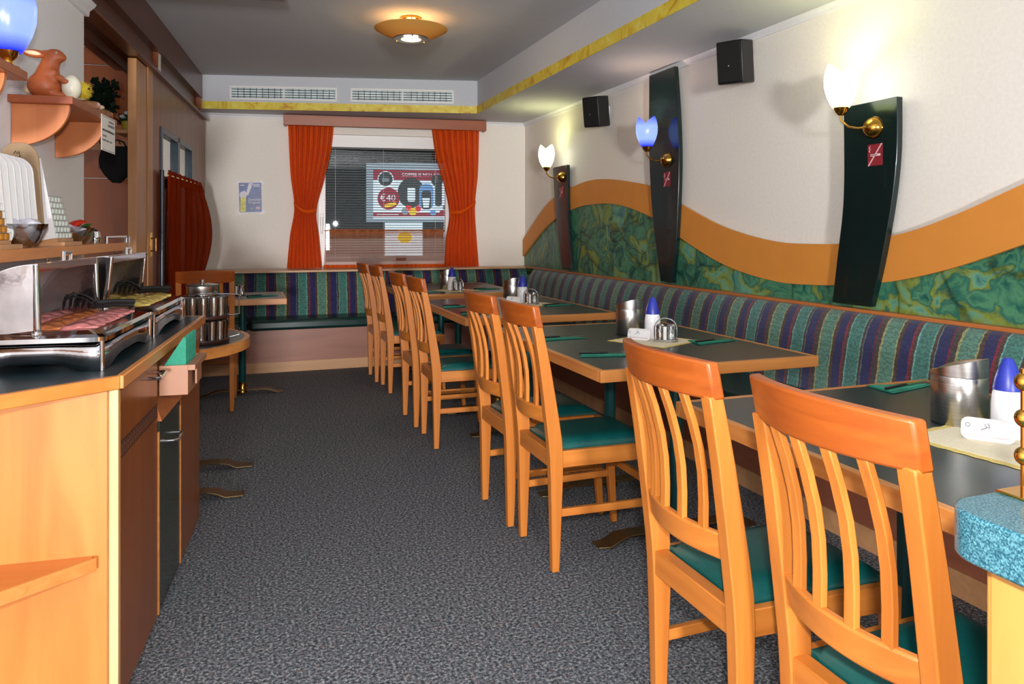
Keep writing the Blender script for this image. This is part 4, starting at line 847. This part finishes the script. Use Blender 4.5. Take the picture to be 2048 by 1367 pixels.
def tongs(label, u, v, z, rot):
    t = thing('serving_tongs', label, 'tongs', L(u, v, z), rot - LA)
    for sgn, lift in ((-1, .0), (1, .012)):
        MB().tube([(0, sgn * .004, .012 + lift), (.06, sgn * .01, .016 + lift), (.12, sgn * .016, .014 + lift)], [.008, .008, .009], 8).build('arm', 'black', t)
        hd_ = MB().sheet(lambda a, b, sgn=sgn, lift=lift: (.115 + .085 * a, sgn * .016 + (b - .5) * .05 * (1 - .3 * a) , .016 + lift + .04 * math.sin(a * 2.2) - .012 * a), 10, 6).build('claw', 'black', t, solid=.003)
        for k in range(5): MB().tube([(.12 + k * .018, sgn * .016 - .024, .03 + lift + .02 * math.sin(k * .6)), (.124 + k * .018, sgn * .016 - .034, .018 + lift + .012 * math.sin(k * .6)), (.126 + k * .018, sgn * .016 - .036, .004 + lift)], [.004, .0035, .002], 6).build('tooth', 'black', hd_)
tongs('black plastic tongs lying on the sliced ham', .46, 2.79, CZ + .112, math.radians(205)); tongs('black plastic tongs lying on the sliced cheese', .46, 3.39, CZ + .112, math.radians(205))
pc = lthing('paper_card', 'small white folded paper card at the end of the buffet counter', 'card', .42, 3.49, CZ + .001)
MB().prism([(-.045, 0), (.045, 0), (.035, .055)], -.001, .001, 'Y', Matrix.Rotation(.25, 4, 'X')).build('front', 'white', pc); MB().prism([(-.045, 0), (.045, 0), (.035, .055)], -.001, .001, 'Y', Matrix.Translation((0, .028, 0)) @ Matrix.Rotation(-.25, 4, 'X')).build('back', 'white', pc)

# shelf over the chafing dishes, with its rail and what stands on it
ms = lthing('counter_shelf', 'wooden shelf on the wall above the chafing dishes', 'shelf', 0, 0)
MB().box(.002, .2, 1.6, 3.86, 1.160, 1.196).build('board', 'pear_y', ms, bevel=.002)
for v in (1.9, 2.85, 3.7): MB().tube([(.185, v, 1.16), (.17, v, 1.10), (.012, v, 1.09)], .006, 8).build('support', 'chrome', ms)
MB().tube([(.19, 3.52, 1.196), (.19, 3.52, 1.222), (.19, 3.84, 1.222), (.19, 3.84, 1.196)], .006, 10).build('rail', 'chrome', ms); MB().box(.17, .2, 3.862, 3.88, 1.1, 1.226).build('rail_bracket', 'chrome', ms, bevel=.002)
SZ = 1.1962
# portion-cup racks
def rack(label, v, u, cols, mat, cuplabel, grp, rows=7):
    r = lthing('portion_rack', label, 'rack', u, v, SZ)
    MB().box(-.07, .07, -.005, cols * .034 + .02, 0, .014).build('base', 'plinth', r, bevel=.001); MB().box(-.055, .045, 0, cols * .034 + .005, .014, .026).build('step', 'plinth', r, bevel=.001)
    MB().box(-.075, .05, -.012, -.008, .02, .30, Matrix.Rotation(math.radians(-10), 4, 'Y')).build('side_wall', 'white', r)
    cup = None
    for c in range(cols):
        for k in range(rows):
            uu = u + .03 - .006 * k; vv = v + .018 + c * .034 + (rows - k) * 0
            if cup is None:
                cp_ = thing('portion_cup', cuplabel, 'cup', group=grp); MB().prism(rrect(-.0145, .0145, -.0145, .0145, .006, 3), 0, .02).build('body', mat, cp_, bevel=.003); MB().box(-.018, .018, -.016, .016, .02, .0212).build('foil_lid', 'foil', cp_); cup = cp_; o = cp_
                o.location = L(uu, vv, SZ + .0265); o.rotation_euler[2] = -LA
            else: o = copy_tree(cup, L(uu, vv, SZ + .0265 + k * .0216), -LA)
rack('wooden rack of stacked white portion cups on the counter shelf', 2.99, .125, 5, 'cup_white', 'small white portion cup stacked in the wooden rack', 'white portion cups in the rack')
rack('wooden rack of stacked yellow portion cups on the counter shelf', 2.44, .13, 4, 'honey', 'small yellow portion cup stacked in the wooden rack', 'yellow portion cups in the rack')
# upright boards
bo = None
for k in range(7):
    v = 2.62 + k * .052
    prof = rrect(-.052, .062, 0, .30, .05, 6); prof = [(a + .03 * (1 - b / .30) if a > 0 else a, b) for a, b in prof]
    o = MB().prism(prof, 0, .008, 'Y').build('upright_board', 'board_white' if k < 6 else 'board_brown', bevel=.002); o.location = L(.06, v, SZ + .001); o.rotation_euler = (math.radians(-3), 0, -LA)
    if k < 6: tag(o, 'white round-topped board standing in the row on the counter shelf', 'board', 'white boards standing in a row')
    else:
        o.location = L(.06, v, SZ + .001); o.scale = (1, 1, 1.18); tag(o, 'brown round-topped board with a small emblem behind the white boards', 'board')
        MB().tube([(.0 + .012 * math.cos(a / 5), -.0015, .262 + .008 * math.sin(a / 5)) for a in range(16, 32)], .0015, 5).build('emblem', 'ink', o); MB().tube([(-.008, -.0015, .266), (-.003, -.0015, .274), (.002, -.0015, .266), (.007, -.0015, .273), (.01, -.0015, .264)], .0013, 5).build('emblem', 'ink', o)
def bowl(label, u, v, r, hh, fills, cat='bowl'):
    b = lthing('glass_bowl', label, cat, u, v, SZ)
    MB().lathe([(.0001, 0), (r * .4, 0), (r * .7, hh * .35), (r * .95, hh * .8), (r, hh), (r * .97, hh), (r * .9, hh * .8), (r * .65, hh * .37), (r * .36, .006), (.0001, .006)], 32).build('body', 'tumbler', b); return b
def packs(name, label, cat, grp, u, v, zc, n, r, mats, size):
    for k in range(n):
        a = k * 2.4; rr = r * math.sqrt((k + .5) / n); o = MB()
        def fn(p, q): x = (p - .5) * 2; y = (q - .5) * 2; t = (1 - x * x) * (1 - y ** 4); return (x * size, y * size * .62, .3 * size * t + .02 * size * math.sin(9 * p + k))
        o.sheet(fn, 8, 6); o.sheet(lambda p, q: (lambda w: (w[0], w[1], -w[2]))(fn(p, q)), 8, 6)
        ob = o.build(name, mats[k % len(mats)]); ob.location = L(u + rr * math.cos(a), v + rr * math.sin(a), zc + .012 * (k % 4)); ob.rotation_euler = (math.radians(random.uniform(-35, 35)), math.radians(random.uniform(-35, 35)), k * 1.3); tag(ob, label, cat, grp)
bowl('clear glass bowl of white sugar packets beside the yellow portion cups', .15, 2.74, .07, .075, None); packs('sugar_packet', 'white sugar packet heaped in the glass bowl', 'packet', 'white packets in the bowl', .15, 2.74, SZ + .045, 10, .045, ['crisp_white'], .028)
bowl('clear glass bowl of red wrapped packets on the counter shelf', .12, 3.28, .075, .07, None); packs('red_packet', 'red wrapped packet heaped in the glass bowl', 'packet', 'red packets in the bowl', .12, 3.27, SZ + .045, 8, .05, ['crisp_red', 'crisp_red', 'crisp_white'], .034)
bowl('clear glass bowl of green packets at the far end of the counter shelf', .10, 3.47, .06, .065, None); packs('green_packet', 'green wrapped packet heaped in the glass bowl', 'packet', 'green packets in the bowl', .10, 3.47, SZ + .035, 6, .035, ['green_pack'], .028)
sp_ = lthing('sugar_shaker', 'small chrome shaker on the counter shelf beside the rail', 'shaker', .12, 3.62, SZ); MB().lathe([(.0001, 0), (.022, 0), (.024, .02), (.0225, .03), (.0001, .03)], 20).build('body', 'chrome', sp_); MB().lathe([(.0001, .03), (.0225, .03), (.02, .05), (.01, .058), (.0001, .06)], 20).build('lid', 'chrome', sp_)

# upper shelves with figures
def wshelf(label, v0, v1):
    w = lthing('wall_shelf', label, 'shelf', 0, 0); MB().box(.001, .205, v0, v1, 1.70, 1.727).build('board', 'shelf_y', w, bevel=.002)
    for v in (v0 + .03, v1 - .12):
        q = [(.002, 1.70), (.002, 1.55)] + [(.002 + .185 * math.sin(PI / 2 * k / 14), 1.70 - .15 * math.cos(PI / 2 * k / 14)) for k in range(1, 15)]
        MB().prism(q, v, v + .018, 'Y').build('bracket', 'bracket', w, bevel=.0015)
    return w
wshelf('reddish wooden wall shelf carrying the rabbit figure', 3.035, 3.63); wshelf('reddish wooden wall shelf carrying the blue tulip lamp', 1.95, 2.62)
SH = 1.7272
# rabbit figure: one sculpted body
rbt = lthing('rabbit_figurine', 'brown ceramic rabbit figurine hugging a speckled egg', 'figurine', .10, 3.13, SH)
rbt.scale = (1.12, 1.12, 1.14)
def blobs(parts, res=.006):
    mb = bpy.data.metaballs.new('clay'); mb.resolution = res; mb.threshold = .3
    for (c, r, scl) in parts:
        e = mb.elements.new(type='ELLIPSOID'); e.co = c; e.radius = r * 1.55; e.size_x, e.size_y, e.size_z = scl
    o = bpy.data.objects.new('clay', mb); col.objects.link(o); dg = bpy.context.evaluated_depsgraph_get(); dg.update()
    me = bpy.data.meshes.new_from_object(o.evaluated_get(dg)); bpy.data.objects.remove(o); bpy.data.metaballs.remove(mb); return me
parts = [((-.012, 0, .042), .045, (1.05, .9, .92)), ((-.002, 0, .085), .032, (.95, .85, 1.1)), ((.006, 0, .118), .024, (1, .9, 1)), ((.016, 0, .138), .024, (1.15, .85, .9)), ((.034, 0, .134), .014, (1.1, .9, .8)),
         ((-.012, 0, .146), .012, (1.2, .8, .7)), ((.016, -.02, .082), .012, (1.3, .8, .9)), ((.036, -.024, .066), .011, (1.4, .8, .8)), ((.054, -.024, .054), .010, (1.2, .8, .8)), ((.03, 0, .012), .016, (1.8, 1.6, .7))]
me = blobs(parts)
me.materials.clear(); me.materials.append(MATS['rabbit'])
for p in me.polygons: p.use_smooth = True
o = bpy.data.objects.new('body', me); col.objects.link(o); o.parent = rbt; o.location = (0, 0, -min(v.co.z for v in me.vertices))
for sy, dz in ((-.012, 0), (.012, .006)):
    ear = MB().ball((0, 0, 0), .03, 14, 9, (1.15, .42, .42)).build('ear', 'rabbit', rbt); ear.location = (-.04, sy, .142 + dz); ear.rotation_euler = (0, math.radians(8), 0)
    ie = MB().ball((0, -.0095, .001), .024, 12, 7, (1.0, .2, .3)).build('inner_ear', 'cream', ear)
MB().ball((.028, -.0215, .148), .0035).build('eye', 'white', rbt); MB().ball((.0285, -.0245, .148), .002).build('pupil', 'black', rbt); MB().ball((.047, 0, .138), .003).build('nose', 'pink', rbt); MB().ball((-.058, 0, .03), .014).build('tail', 'cream', rbt)
MB().ball((.066, .0, .042), .032, 20, 14, (.9, .9, 1.28)).build('egg', 'egg', rbt)
ck = lthing('chick_figure', 'fluffy yellow chick on a small log behind the rabbit figure', 'chick', .165, 3.33, SH)
MB().tube([(-.05, -.02, .018), (.03, .03, .018)], .018, 12).build('log', 'bark', ck)
fl = MB(); rnd = random.Random(3)
for k in range(900):
    th = rnd.uniform(0, 2 * PI); ph = math.acos(rnd.uniform(-1, 1)); d = Vector((math.sin(ph) * math.cos(th), math.sin(ph) * math.sin(th), math.cos(ph))); b_ = d * .022; t = d.orthogonal().normalized() * .0012; e = d * rnd.uniform(.032, .041) + Vector((rnd.uniform(-1, 1), rnd.uniform(-1, 1), rnd.uniform(-1, 1))) * .004
    c0 = Vector((-.01, .0, .072)); fl.add([c0 + b_ - t, c0 + b_ + t, c0 + e], [(0, 1, 2)])
fl.ball((-.01, 0, .072), .028); fo = fl.build('down', 'chick', ck, fix=False)
MB().ball((.02, -.03, .075), .004).build('eye', 'black', ck); MB().lathe([(.0001, .01), (.006, 0), (.0001, 0)], 8, c=(.028, -.034, .068)).build('beak', 'orange_band', ck)
ns = lthing('egg_nest', 'bark piece with pink and white flowers on the shelf end', 'ornament', .16, 3.53, SH)
MB().tube([(-.02, -.09, .016), (.0, .0, .016), (.03, .06, .018)], [.016, .018, .012], 10).build('bark', 'bark', ns)
MB().ball((-.005, -.04, .042), .018, sc=(1.2, 1.2, .8)).build('blossom', 'pink', ns); MB().ball((.008, -.005, .038), .012, sc=(1.2, 1.2, .8)).build('blossom', 'cream', ns)
# notice card hanging from the shelf
nt = lthing('notice_card', 'white printed notice card hanging from the rabbit shelf edge', 'notice', 0, 0)
MB().box(.206, .2075, 3.385, 3.585, 1.575, 1.72).build('sheet', 'white_matte', nt)
for a, b, z, hh, m in ((.1, .18, .122, .009, 'ink_grey'), (.09, .185, .104, .012, 'ink_grey'), (.012, .185, .08, .01, 'ink'), (.012, .07, .058, .008, 'ink_grey'), (.012, .06, .04, .009, 'ink_grey'), (.07, .11, .04, .009, 'ink_grey'), (.12, .15, .04, .009, 'ink_grey')):
    k = a
    while k < b: w_ = random.uniform(.007, .014); MB().box(.2075, .2079, 3.385 + k, 3.385 + min(b, k + w_), 1.575 + z, 1.575 + z + hh * random.uniform(.7, 1)).build('print_mark', m, nt); k += w_ + .003
for a, b, c_, e in ((.006, .194, .004, .0055), (.006, .194, .139, .1405)): MB().box(.2075, .2079, 3.385 + a, 3.385 + b, 1.575 + c_, 1.575 + e).build('border_line', 'ink', nt)
# blue tulip lamp on its shelf
tl_ = lthing('shelf_lamp', 'blue tulip glass lamp with brass foot on the wall shelf', 'lamp', .168, 2.575, SH)
MB().lathe([(.0001, 0), (.03, 0), (.03, .006), (.014, .012), (.012, .03), (.0001, .03)], 24).build('foot', 'brass', tl_); MB().lathe([(.0001, .0), (.012, .002), (.024, .014), (.03, .035), (.026, .035), (.0001, .026)], 24, c=(0, 0, .02)).build('cup', 'brass', tl_)
g = MB(); seg = 48; hs = [0, .02, .05, .09, .13, .16, .185, .205]; vs = []
for hh in hs:
    for i in range(seg):
        a = 2 * PI * i / seg; t = hh / .205; r = .030 + .043 * math.sin(PI * min(1, (t * .82 + .02))) ** .8; vs.append((r * math.cos(a), r * math.sin(a), hh * (1 - .27 * t * t * (1 - abs(math.cos(a + .3))))))
g.add(vs, [(j * seg + i, j * seg + (i + 1) % seg, (j + 1) * seg + (i + 1) % seg, (j + 1) * seg + i) for j in range(len(hs) - 1) for i in range(seg)]); g.build('glass_shade', 'blue_opal', tl_, solid=.003, loc=(0, 0, .05))
lamp('shelf_lamp_light', 'POINT', L(.168, 2.575, SH + .2), 1.0, (.9, .9, 1), .03)

# glass carousel on the half-round table
gx, gy = L(.515, 3.86)[:2]
gr = thing('glass_carousel', 'two-tier wooden carousel holding upturned glasses on the half-round table', 'rack', (gx, gy, .722), -LA)
MB().lathe([(.0001, 0), (.118, 0), (.122, .006), (.122, .018), (.0001, .02)], 40).build('lower_tray', 'dark_board', gr); MB().lathe([(.0001, .114), (.118, .114), (.122, .118), (.122, .130), (.0001, .132)], 40).build('upper_tray', 'dark_board', gr)
MB().lathe([(.0001, .02), (.012, .02), (.012, .224), (.0001, .224)], 16).build('column', 'chrome', gr); MB().lathe([(.0001, .224), (.075, .224), (.075, .228), (.0001, .228)], 28).build('top_plate', 'chrome', gr)
MB().tube([(.12, 0, .125), (.165, 0, .13), (.165, 0, .222), (.10, 0, .226), (.07, 0, .226)], .004, 8).build('carrying_bow', 'chrome', gr); MB().tube([(.122, 0, .02), (.165, .01, .03), (.165, .01, .06)], .004, 8).build('carrying_bow', 'chrome', gr)
gl = None
for tier, z in ((0, .0205), (1, .1325)):
    for k in range(12):
        a = 2 * PI * k / 12 + .1 * tier
        if gl is None:
            gl = MB().lathe([(.023, 0), (.0245, .04), (.026, .084), (.022, .089), (.0001, .089), (.0001, .084), (.022, .082), (.0228, .04), (.0218, 0), (.023, 0)], 18).build('drinking_glass', 'tumbler'); o = gl
        else: o = gl.copy(); col.objects.link(o)
        o.location = (gx + .092 * math.cos(a), gy + .092 * math.sin(a), .722 + z); tag(o, 'small upturned drinking glass on the two-tier carousel', 'glass', 'glasses on the carousel')
pt = thing('steel_pot', 'round steel pot standing on top of the glass carousel', 'pot', (gx, gy, .9505)); MB().lathe([(.0001, 0), (.068, 0), (.07, .004), (.07, .038), (.072, .04), (.068, .04), (.066, .006), (.0001, .006)], 36).build('body', 'brushed', pt)
MB().lathe([(.072, .0405), (.074, .044), (.04, .05), (.0001, .052)], 36).build('lid', 'brushed', pt); MB().lathe([(.0001, .05), (.007, .052), (.011, .066), (.0001, .07)], 14).build('knob', 'chrome', pt)
sc_ = thing('saucer', 'white saucer lying on the half-round table', 'saucer', L(.52, 4.13, .722)); MB().lathe([(.0001, 0), (.035, 0), (.06, .008), (.06, .010), (.034, .003), (.0001, .003)], 32).build('dish', 'white', sc_)

# ------------------------------------------------------------------ cloakroom behind the opening
pn = lthing('wall_cladding', 'brown wooden wall cladding inside the cloakroom opening', 'cladding', 0, 0)
for a, b, m in ((.0, 1.60, 'panel_z'), (1.606, 2.36, 'panel_z'), (2.366, 2.48, 'panel_z')): MB().box(-2.19, -.02, 5.597, 5.619, a, b).build('panel', m, pn, bevel=.003)
cs = lthing('cloakroom_shelf', 'small wooden shelf with hooks inside the cloakroom opening', 'shelf', 0, 0)
MB().box(-.225, -.08, 5.36, 5.596, 1.88, 1.905).build('board', 'jamb_z', cs, bevel=.002)
for u in (-.36, -.24): MB().tube([(u, 5.585, 1.83), (u, 5.53, 1.83), (u, 5.51, 1.85)], .005, 8).build('hook', 'chrome', cs)
MB().box(-.5, -.1, 5.585, 5.5965, 1.79, 1.86).build('hook_board', 'jamb_z', cs)
hb = lthing('black_bag', 'black handbag hanging from a hook in the cloakroom', 'bag', -.24, 5.45, 1.585)
hb.scale = (.62, .8, .66)
MB().sheet(lambda a, b: ((.13 + .05 * math.sin(PI * b) - .09 * (1 - b) ** 3) * math.cos(2 * PI * a), .05 * math.sin(2 * PI * a) * (.6 + .6 * math.sin(PI * b)), -.03 + .36 * b), 28, 14).build('body', 'black_cloth', hb)
MB().tube([(-.11, 0, .30), (-.06, .03, .38), (0, .035, .40), (.06, .03, .38), (.11, 0, .30)], .008, 8).build('strap', 'black', hb); MB().ball((.13, -.05, .18), .008).build('stud', 'chrome', hb); MB().ball((-.02, -.06, .33), .009).build('stud', 'chrome', hb); MB().ball((-.15, -.04, .12), .012).build('buckle', 'chrome', hb)
def plant(name, label, loc, n, spread, hh, leaf, mat, drop=0, petals=0):
    p = thing(name, label, 'plant', loc, -LA); MB().lathe([(.0001, 0), (.035, 0), (.045, .06), (.04, .062), (.0001, .05)], 16).build('pot', 'yellow_pot' if petals else 'bark', p)
    rn = random.Random(n); m = MB()
    for k in range(n):
        a = rn.uniform(0, 2 * PI); t = rn.random(); q = Vector((spread * math.sqrt(rn.random()) * math.cos(a), spread * math.sqrt(rn.random()) * math.sin(a), .05 + hh * t - drop * (1 - t)))
        d = Vector((rn.uniform(-1, 1), rn.uniform(-1, 1), rn.uniform(-.6, .8))).normalized(); w = d.orthogonal().normalized() * leaf * .32; m.add([q, q + d * leaf * .5 + w, q + d * leaf, q + d * leaf * .5 - w], [(0, 1, 2, 3)])
    f = m.build('foliage', mat, p, fix=False); f['kind'] = 'stuff'
    MB().tube([(0, 0, .04), (.01, 0, .05 + hh * .5), (0, .01, .05 + hh * .9)], .006, 6).build('stem', 'bark', p)
    for k in range(petals): a = k * 2.4; MB().ball((.03 * math.cos(a), .03 * math.sin(a) - .03, .07 + .02 * (k % 3)), .018, 10, 6, (1, 1, .7)).build('blossom', 'petal', p)
plant('trailing_plant', 'dark leafy plant on the tall cloakroom bracket', L(-.32, 5.44, 1.985), 240, .07, .17, .06, 'leaf_dark')
pbk = lthing('plant_bracket', 'small dark wooden bracket under the trailing cloakroom plant', 'bracket', 0, 0)
MB().box(-.40, -.235, 5.36, 5.596, 1.963, 1.985).build('board', 'panel_z', pbk)
plant('flower_pot', 'small potted plant with white flowers on the cloakroom shelf', L(-.165, 5.44, 1.905), 90, .045, .05, .03, 'leaf', 0, 6)

# ------------------------------------------------------------------ outside the window
struct(MB().box(-8, 14, 8.3, 24, -.6, -.5).build('floor_outside', 'asphalt'))
bd = thing('billboard', 'lit advertising board for coffee machines outside the window', 'billboard', (1.88, 12.6, 0), math.radians(-19.6))
BW, Bz0, Bz1 = 2.5, 1.42, 2.37
MB().box(0, BW, .0, .12, Bz0 - .02, Bz1 + .02).build('case', 'sign_grey', bd); MB().box(.12, BW - .12, -.004, 0, Bz0 + .03, Bz1 - .09).build('face', 'sign_white', bd)
MB().box(.12, BW - .12, -.008, -.004, Bz1 - .27, Bz1 - .095).build('header_band', 'sign_red', bd); MB().box(.12, BW - .12, -.008, -.004, Bz0 + .07, Bz0 + .13).build('footer_band', 'sign_red', bd)
def BT(x, z): return Matrix.Translation((x, -.0105, z)) @ Matrix.Rotation(PI / 2, 4, 'X')
text('lettering', 'COFFEE IS NOT JUST', .075, 'sign_white', bd, BT(.60, Bz1 - .20)); MB().box(.18, .55, -.0105, -.008, Bz0 + .092, Bz0 + .108).build('print_line', 'sign_white', bd)
def disc(n, m, x, z, r, y=-.01, sx=1, sz=1): return MB().prism([(x + r * sx * math.cos(2 * PI * k / 32), z + r * sz * math.sin(2 * PI * k / 32)) for k in range(32)], y, y + .006, 'Y').build(n, m, bd)
disc('badge_ring', 'sign_white', .33, Bz1 - .25, .135, -.014); disc('badge', 'sign_dark', .33, Bz1 - .25, .118, -.02)
for dz_ in (.03, 0, -.03): MB().box(.27, .39, -.022, -.02, Bz1 - .258 + dz_, Bz1 - .242 + dz_).build('print_line', 'sign_grey', bd)
disc('price_badge', 'sign_red', .38, Bz0 + .37, .185, -.02); text('lettering', '€40', .16, 'sign_white', bd, Matrix.Translation((0, -.014, 0)) @ BT(.37, Bz0 + .33), 'CENTER')
MB().prism([(.32, Bz0 + .21), (.52, Bz0 + .26), (.50, Bz0 + .32), (.31, Bz0 + .27)], -.026, -.02, 'Y').build('price_tag', 'sign_yellow', bd)
disc('machine', 'sign_dark', .76, Bz0 + .47, .24, -.014, .95, 1.05); MB().prism(rrect(.70, .83, Bz0 + .32, Bz0 + .56, .03), -.02, -.014, 'Y').build('machine_front', 'sign_white', bd)
MB().prism(rrect(.90, 1.14, Bz0 + .19, Bz0 + .62, .1), -.024, -.018, 'Y').build('machine', 'sign_blue', bd); MB().prism(rrect(.94, 1.10, Bz0 + .19, Bz0 + .50, .04), -.028, -.024, 'Y').build('machine_front', 'sign_dark', bd); MB().prism([(.97, Bz0 + .22), (1.06, Bz0 + .22), (1.08, Bz0 + .38), (.95, Bz0 + .38)], -.032, -.028, 'Y').build('cup', 'sign_white', bd)
MB().prism(rrect(1.16, 1.28, Bz0 + .24, Bz0 + .70, .05), -.016, -.012, 'Y').build('machine', 'sign_dark', bd); disc('machine_head', 'sign_dark', 1.2, Bz0 + .68, .1, -.02)
disc('red_disc', 'sign_bright_red', 1.42, Bz0 + .58, .09, -.02); MB().prism([(1.34, Bz0 + .26), (1.46, Bz0 + .26), (1.47, Bz0 + .48), (1.33, Bz0 + .48)], -.02, -.016, 'Y').build('cup', 'sign_white', bd); MB().box(1.335, 1.465, -.024, -.02, Bz0 + .35, Bz0 + .42).build('coffee_layer', 'sign_brown', bd); MB().box(1.3, 1.52, -.02, -.016, Bz0 + .19, Bz0 + .25).build('drip_tray', 'sign_dark', bd)
for x, z, r, m in ((.66, .16, .06, 'sign_grey'), (.72, .21, .055, 'sign_bright_red'), (.79, .15, .065, 'sign_yellow'), (.88, .2, .05, 'sign_bright_red')): disc('capsule', m, x, Bz0 + z, r, -.026)
for x, m in ((1.13, 'sign_blue'), (1.29, 'sign_red'), (1.43, 'sign_yellow')): disc('seal', m, x, Bz0 + .13, .05, -.018)
for x in (.5, 2.0): MB().box(x, x + .1, .03, .1, -.5, Bz0 - .02).build('post', 'pole_grey', bd)
sgn = thing('small_sign', 'small white sign with a plant emblem below the billboard outside', 'sign', (1.915, 11.0, 0), math.radians(-19.6)); MB().box(0, .56, 0, .03, .88, 1.376).build('face', 'sign_white', sgn); MB().ball((.3, -.01, 1.15), .12, sc=(.9, .06, .7)).build('emblem', 'sign_yellow', sgn); MB().box(.25, .31, .03, .06, -.5, 1.3).build('post', 'pole_grey', sgn)
fe = tag(MB().box(-6, 10, 13.6, 13.7, -.5, 1.1).build('low_wall', 'white_matte'), 'low pale wall across the street behind the billboard', 'wall')
for i, (x, y, r, hh) in enumerate(((-1.0, 16.0, 1.45, 5.6), (2.8, 16.4, 1.55, 5.8), (6.6, 16.0, 1.5, 5.6), (3.9, 22.0, 3.2, 8.0))):
    t = thing('tree', ('dark tree outside at the poster side of the billboard', 'dark tree standing close behind the billboard', 'dark tree outside beyond the far end of the billboard', 'broad dark tree far behind the billboard')[i], 'tree', (x, y, -.5), 0, 'trees outside the window')
    MB().tube([(0, 0, 0), (.05, 0, 1.2), (0, .05, hh * .8)], [.14, .11, .05], 10).build('trunk', 'dark_board', t)
    m = MB(); rn = random.Random(i + 11)
    for k in range(7000):
        d = Vector((rn.gauss(0, 1), rn.gauss(0, 1), rn.gauss(0, 1))).normalized() * rn.uniform(.55, 1); q = Vector((d.x * r, d.y * r * .7, hh * .55 + d.z * hh * .48)); d2 = Vector((rn.uniform(-1, 1), rn.uniform(-1, 1), rn.uniform(-1, 1))).normalized(); w = d2.orthogonal().normalized() * .09; m.add([q, q + d2 * .15 + w, q + d2 * .3, q + d2 * .15 - w], [(0, 1, 2, 3)])
    m.build('foliage', 'leaf_dark', t, fix=False)['kind'] = 'stuff'
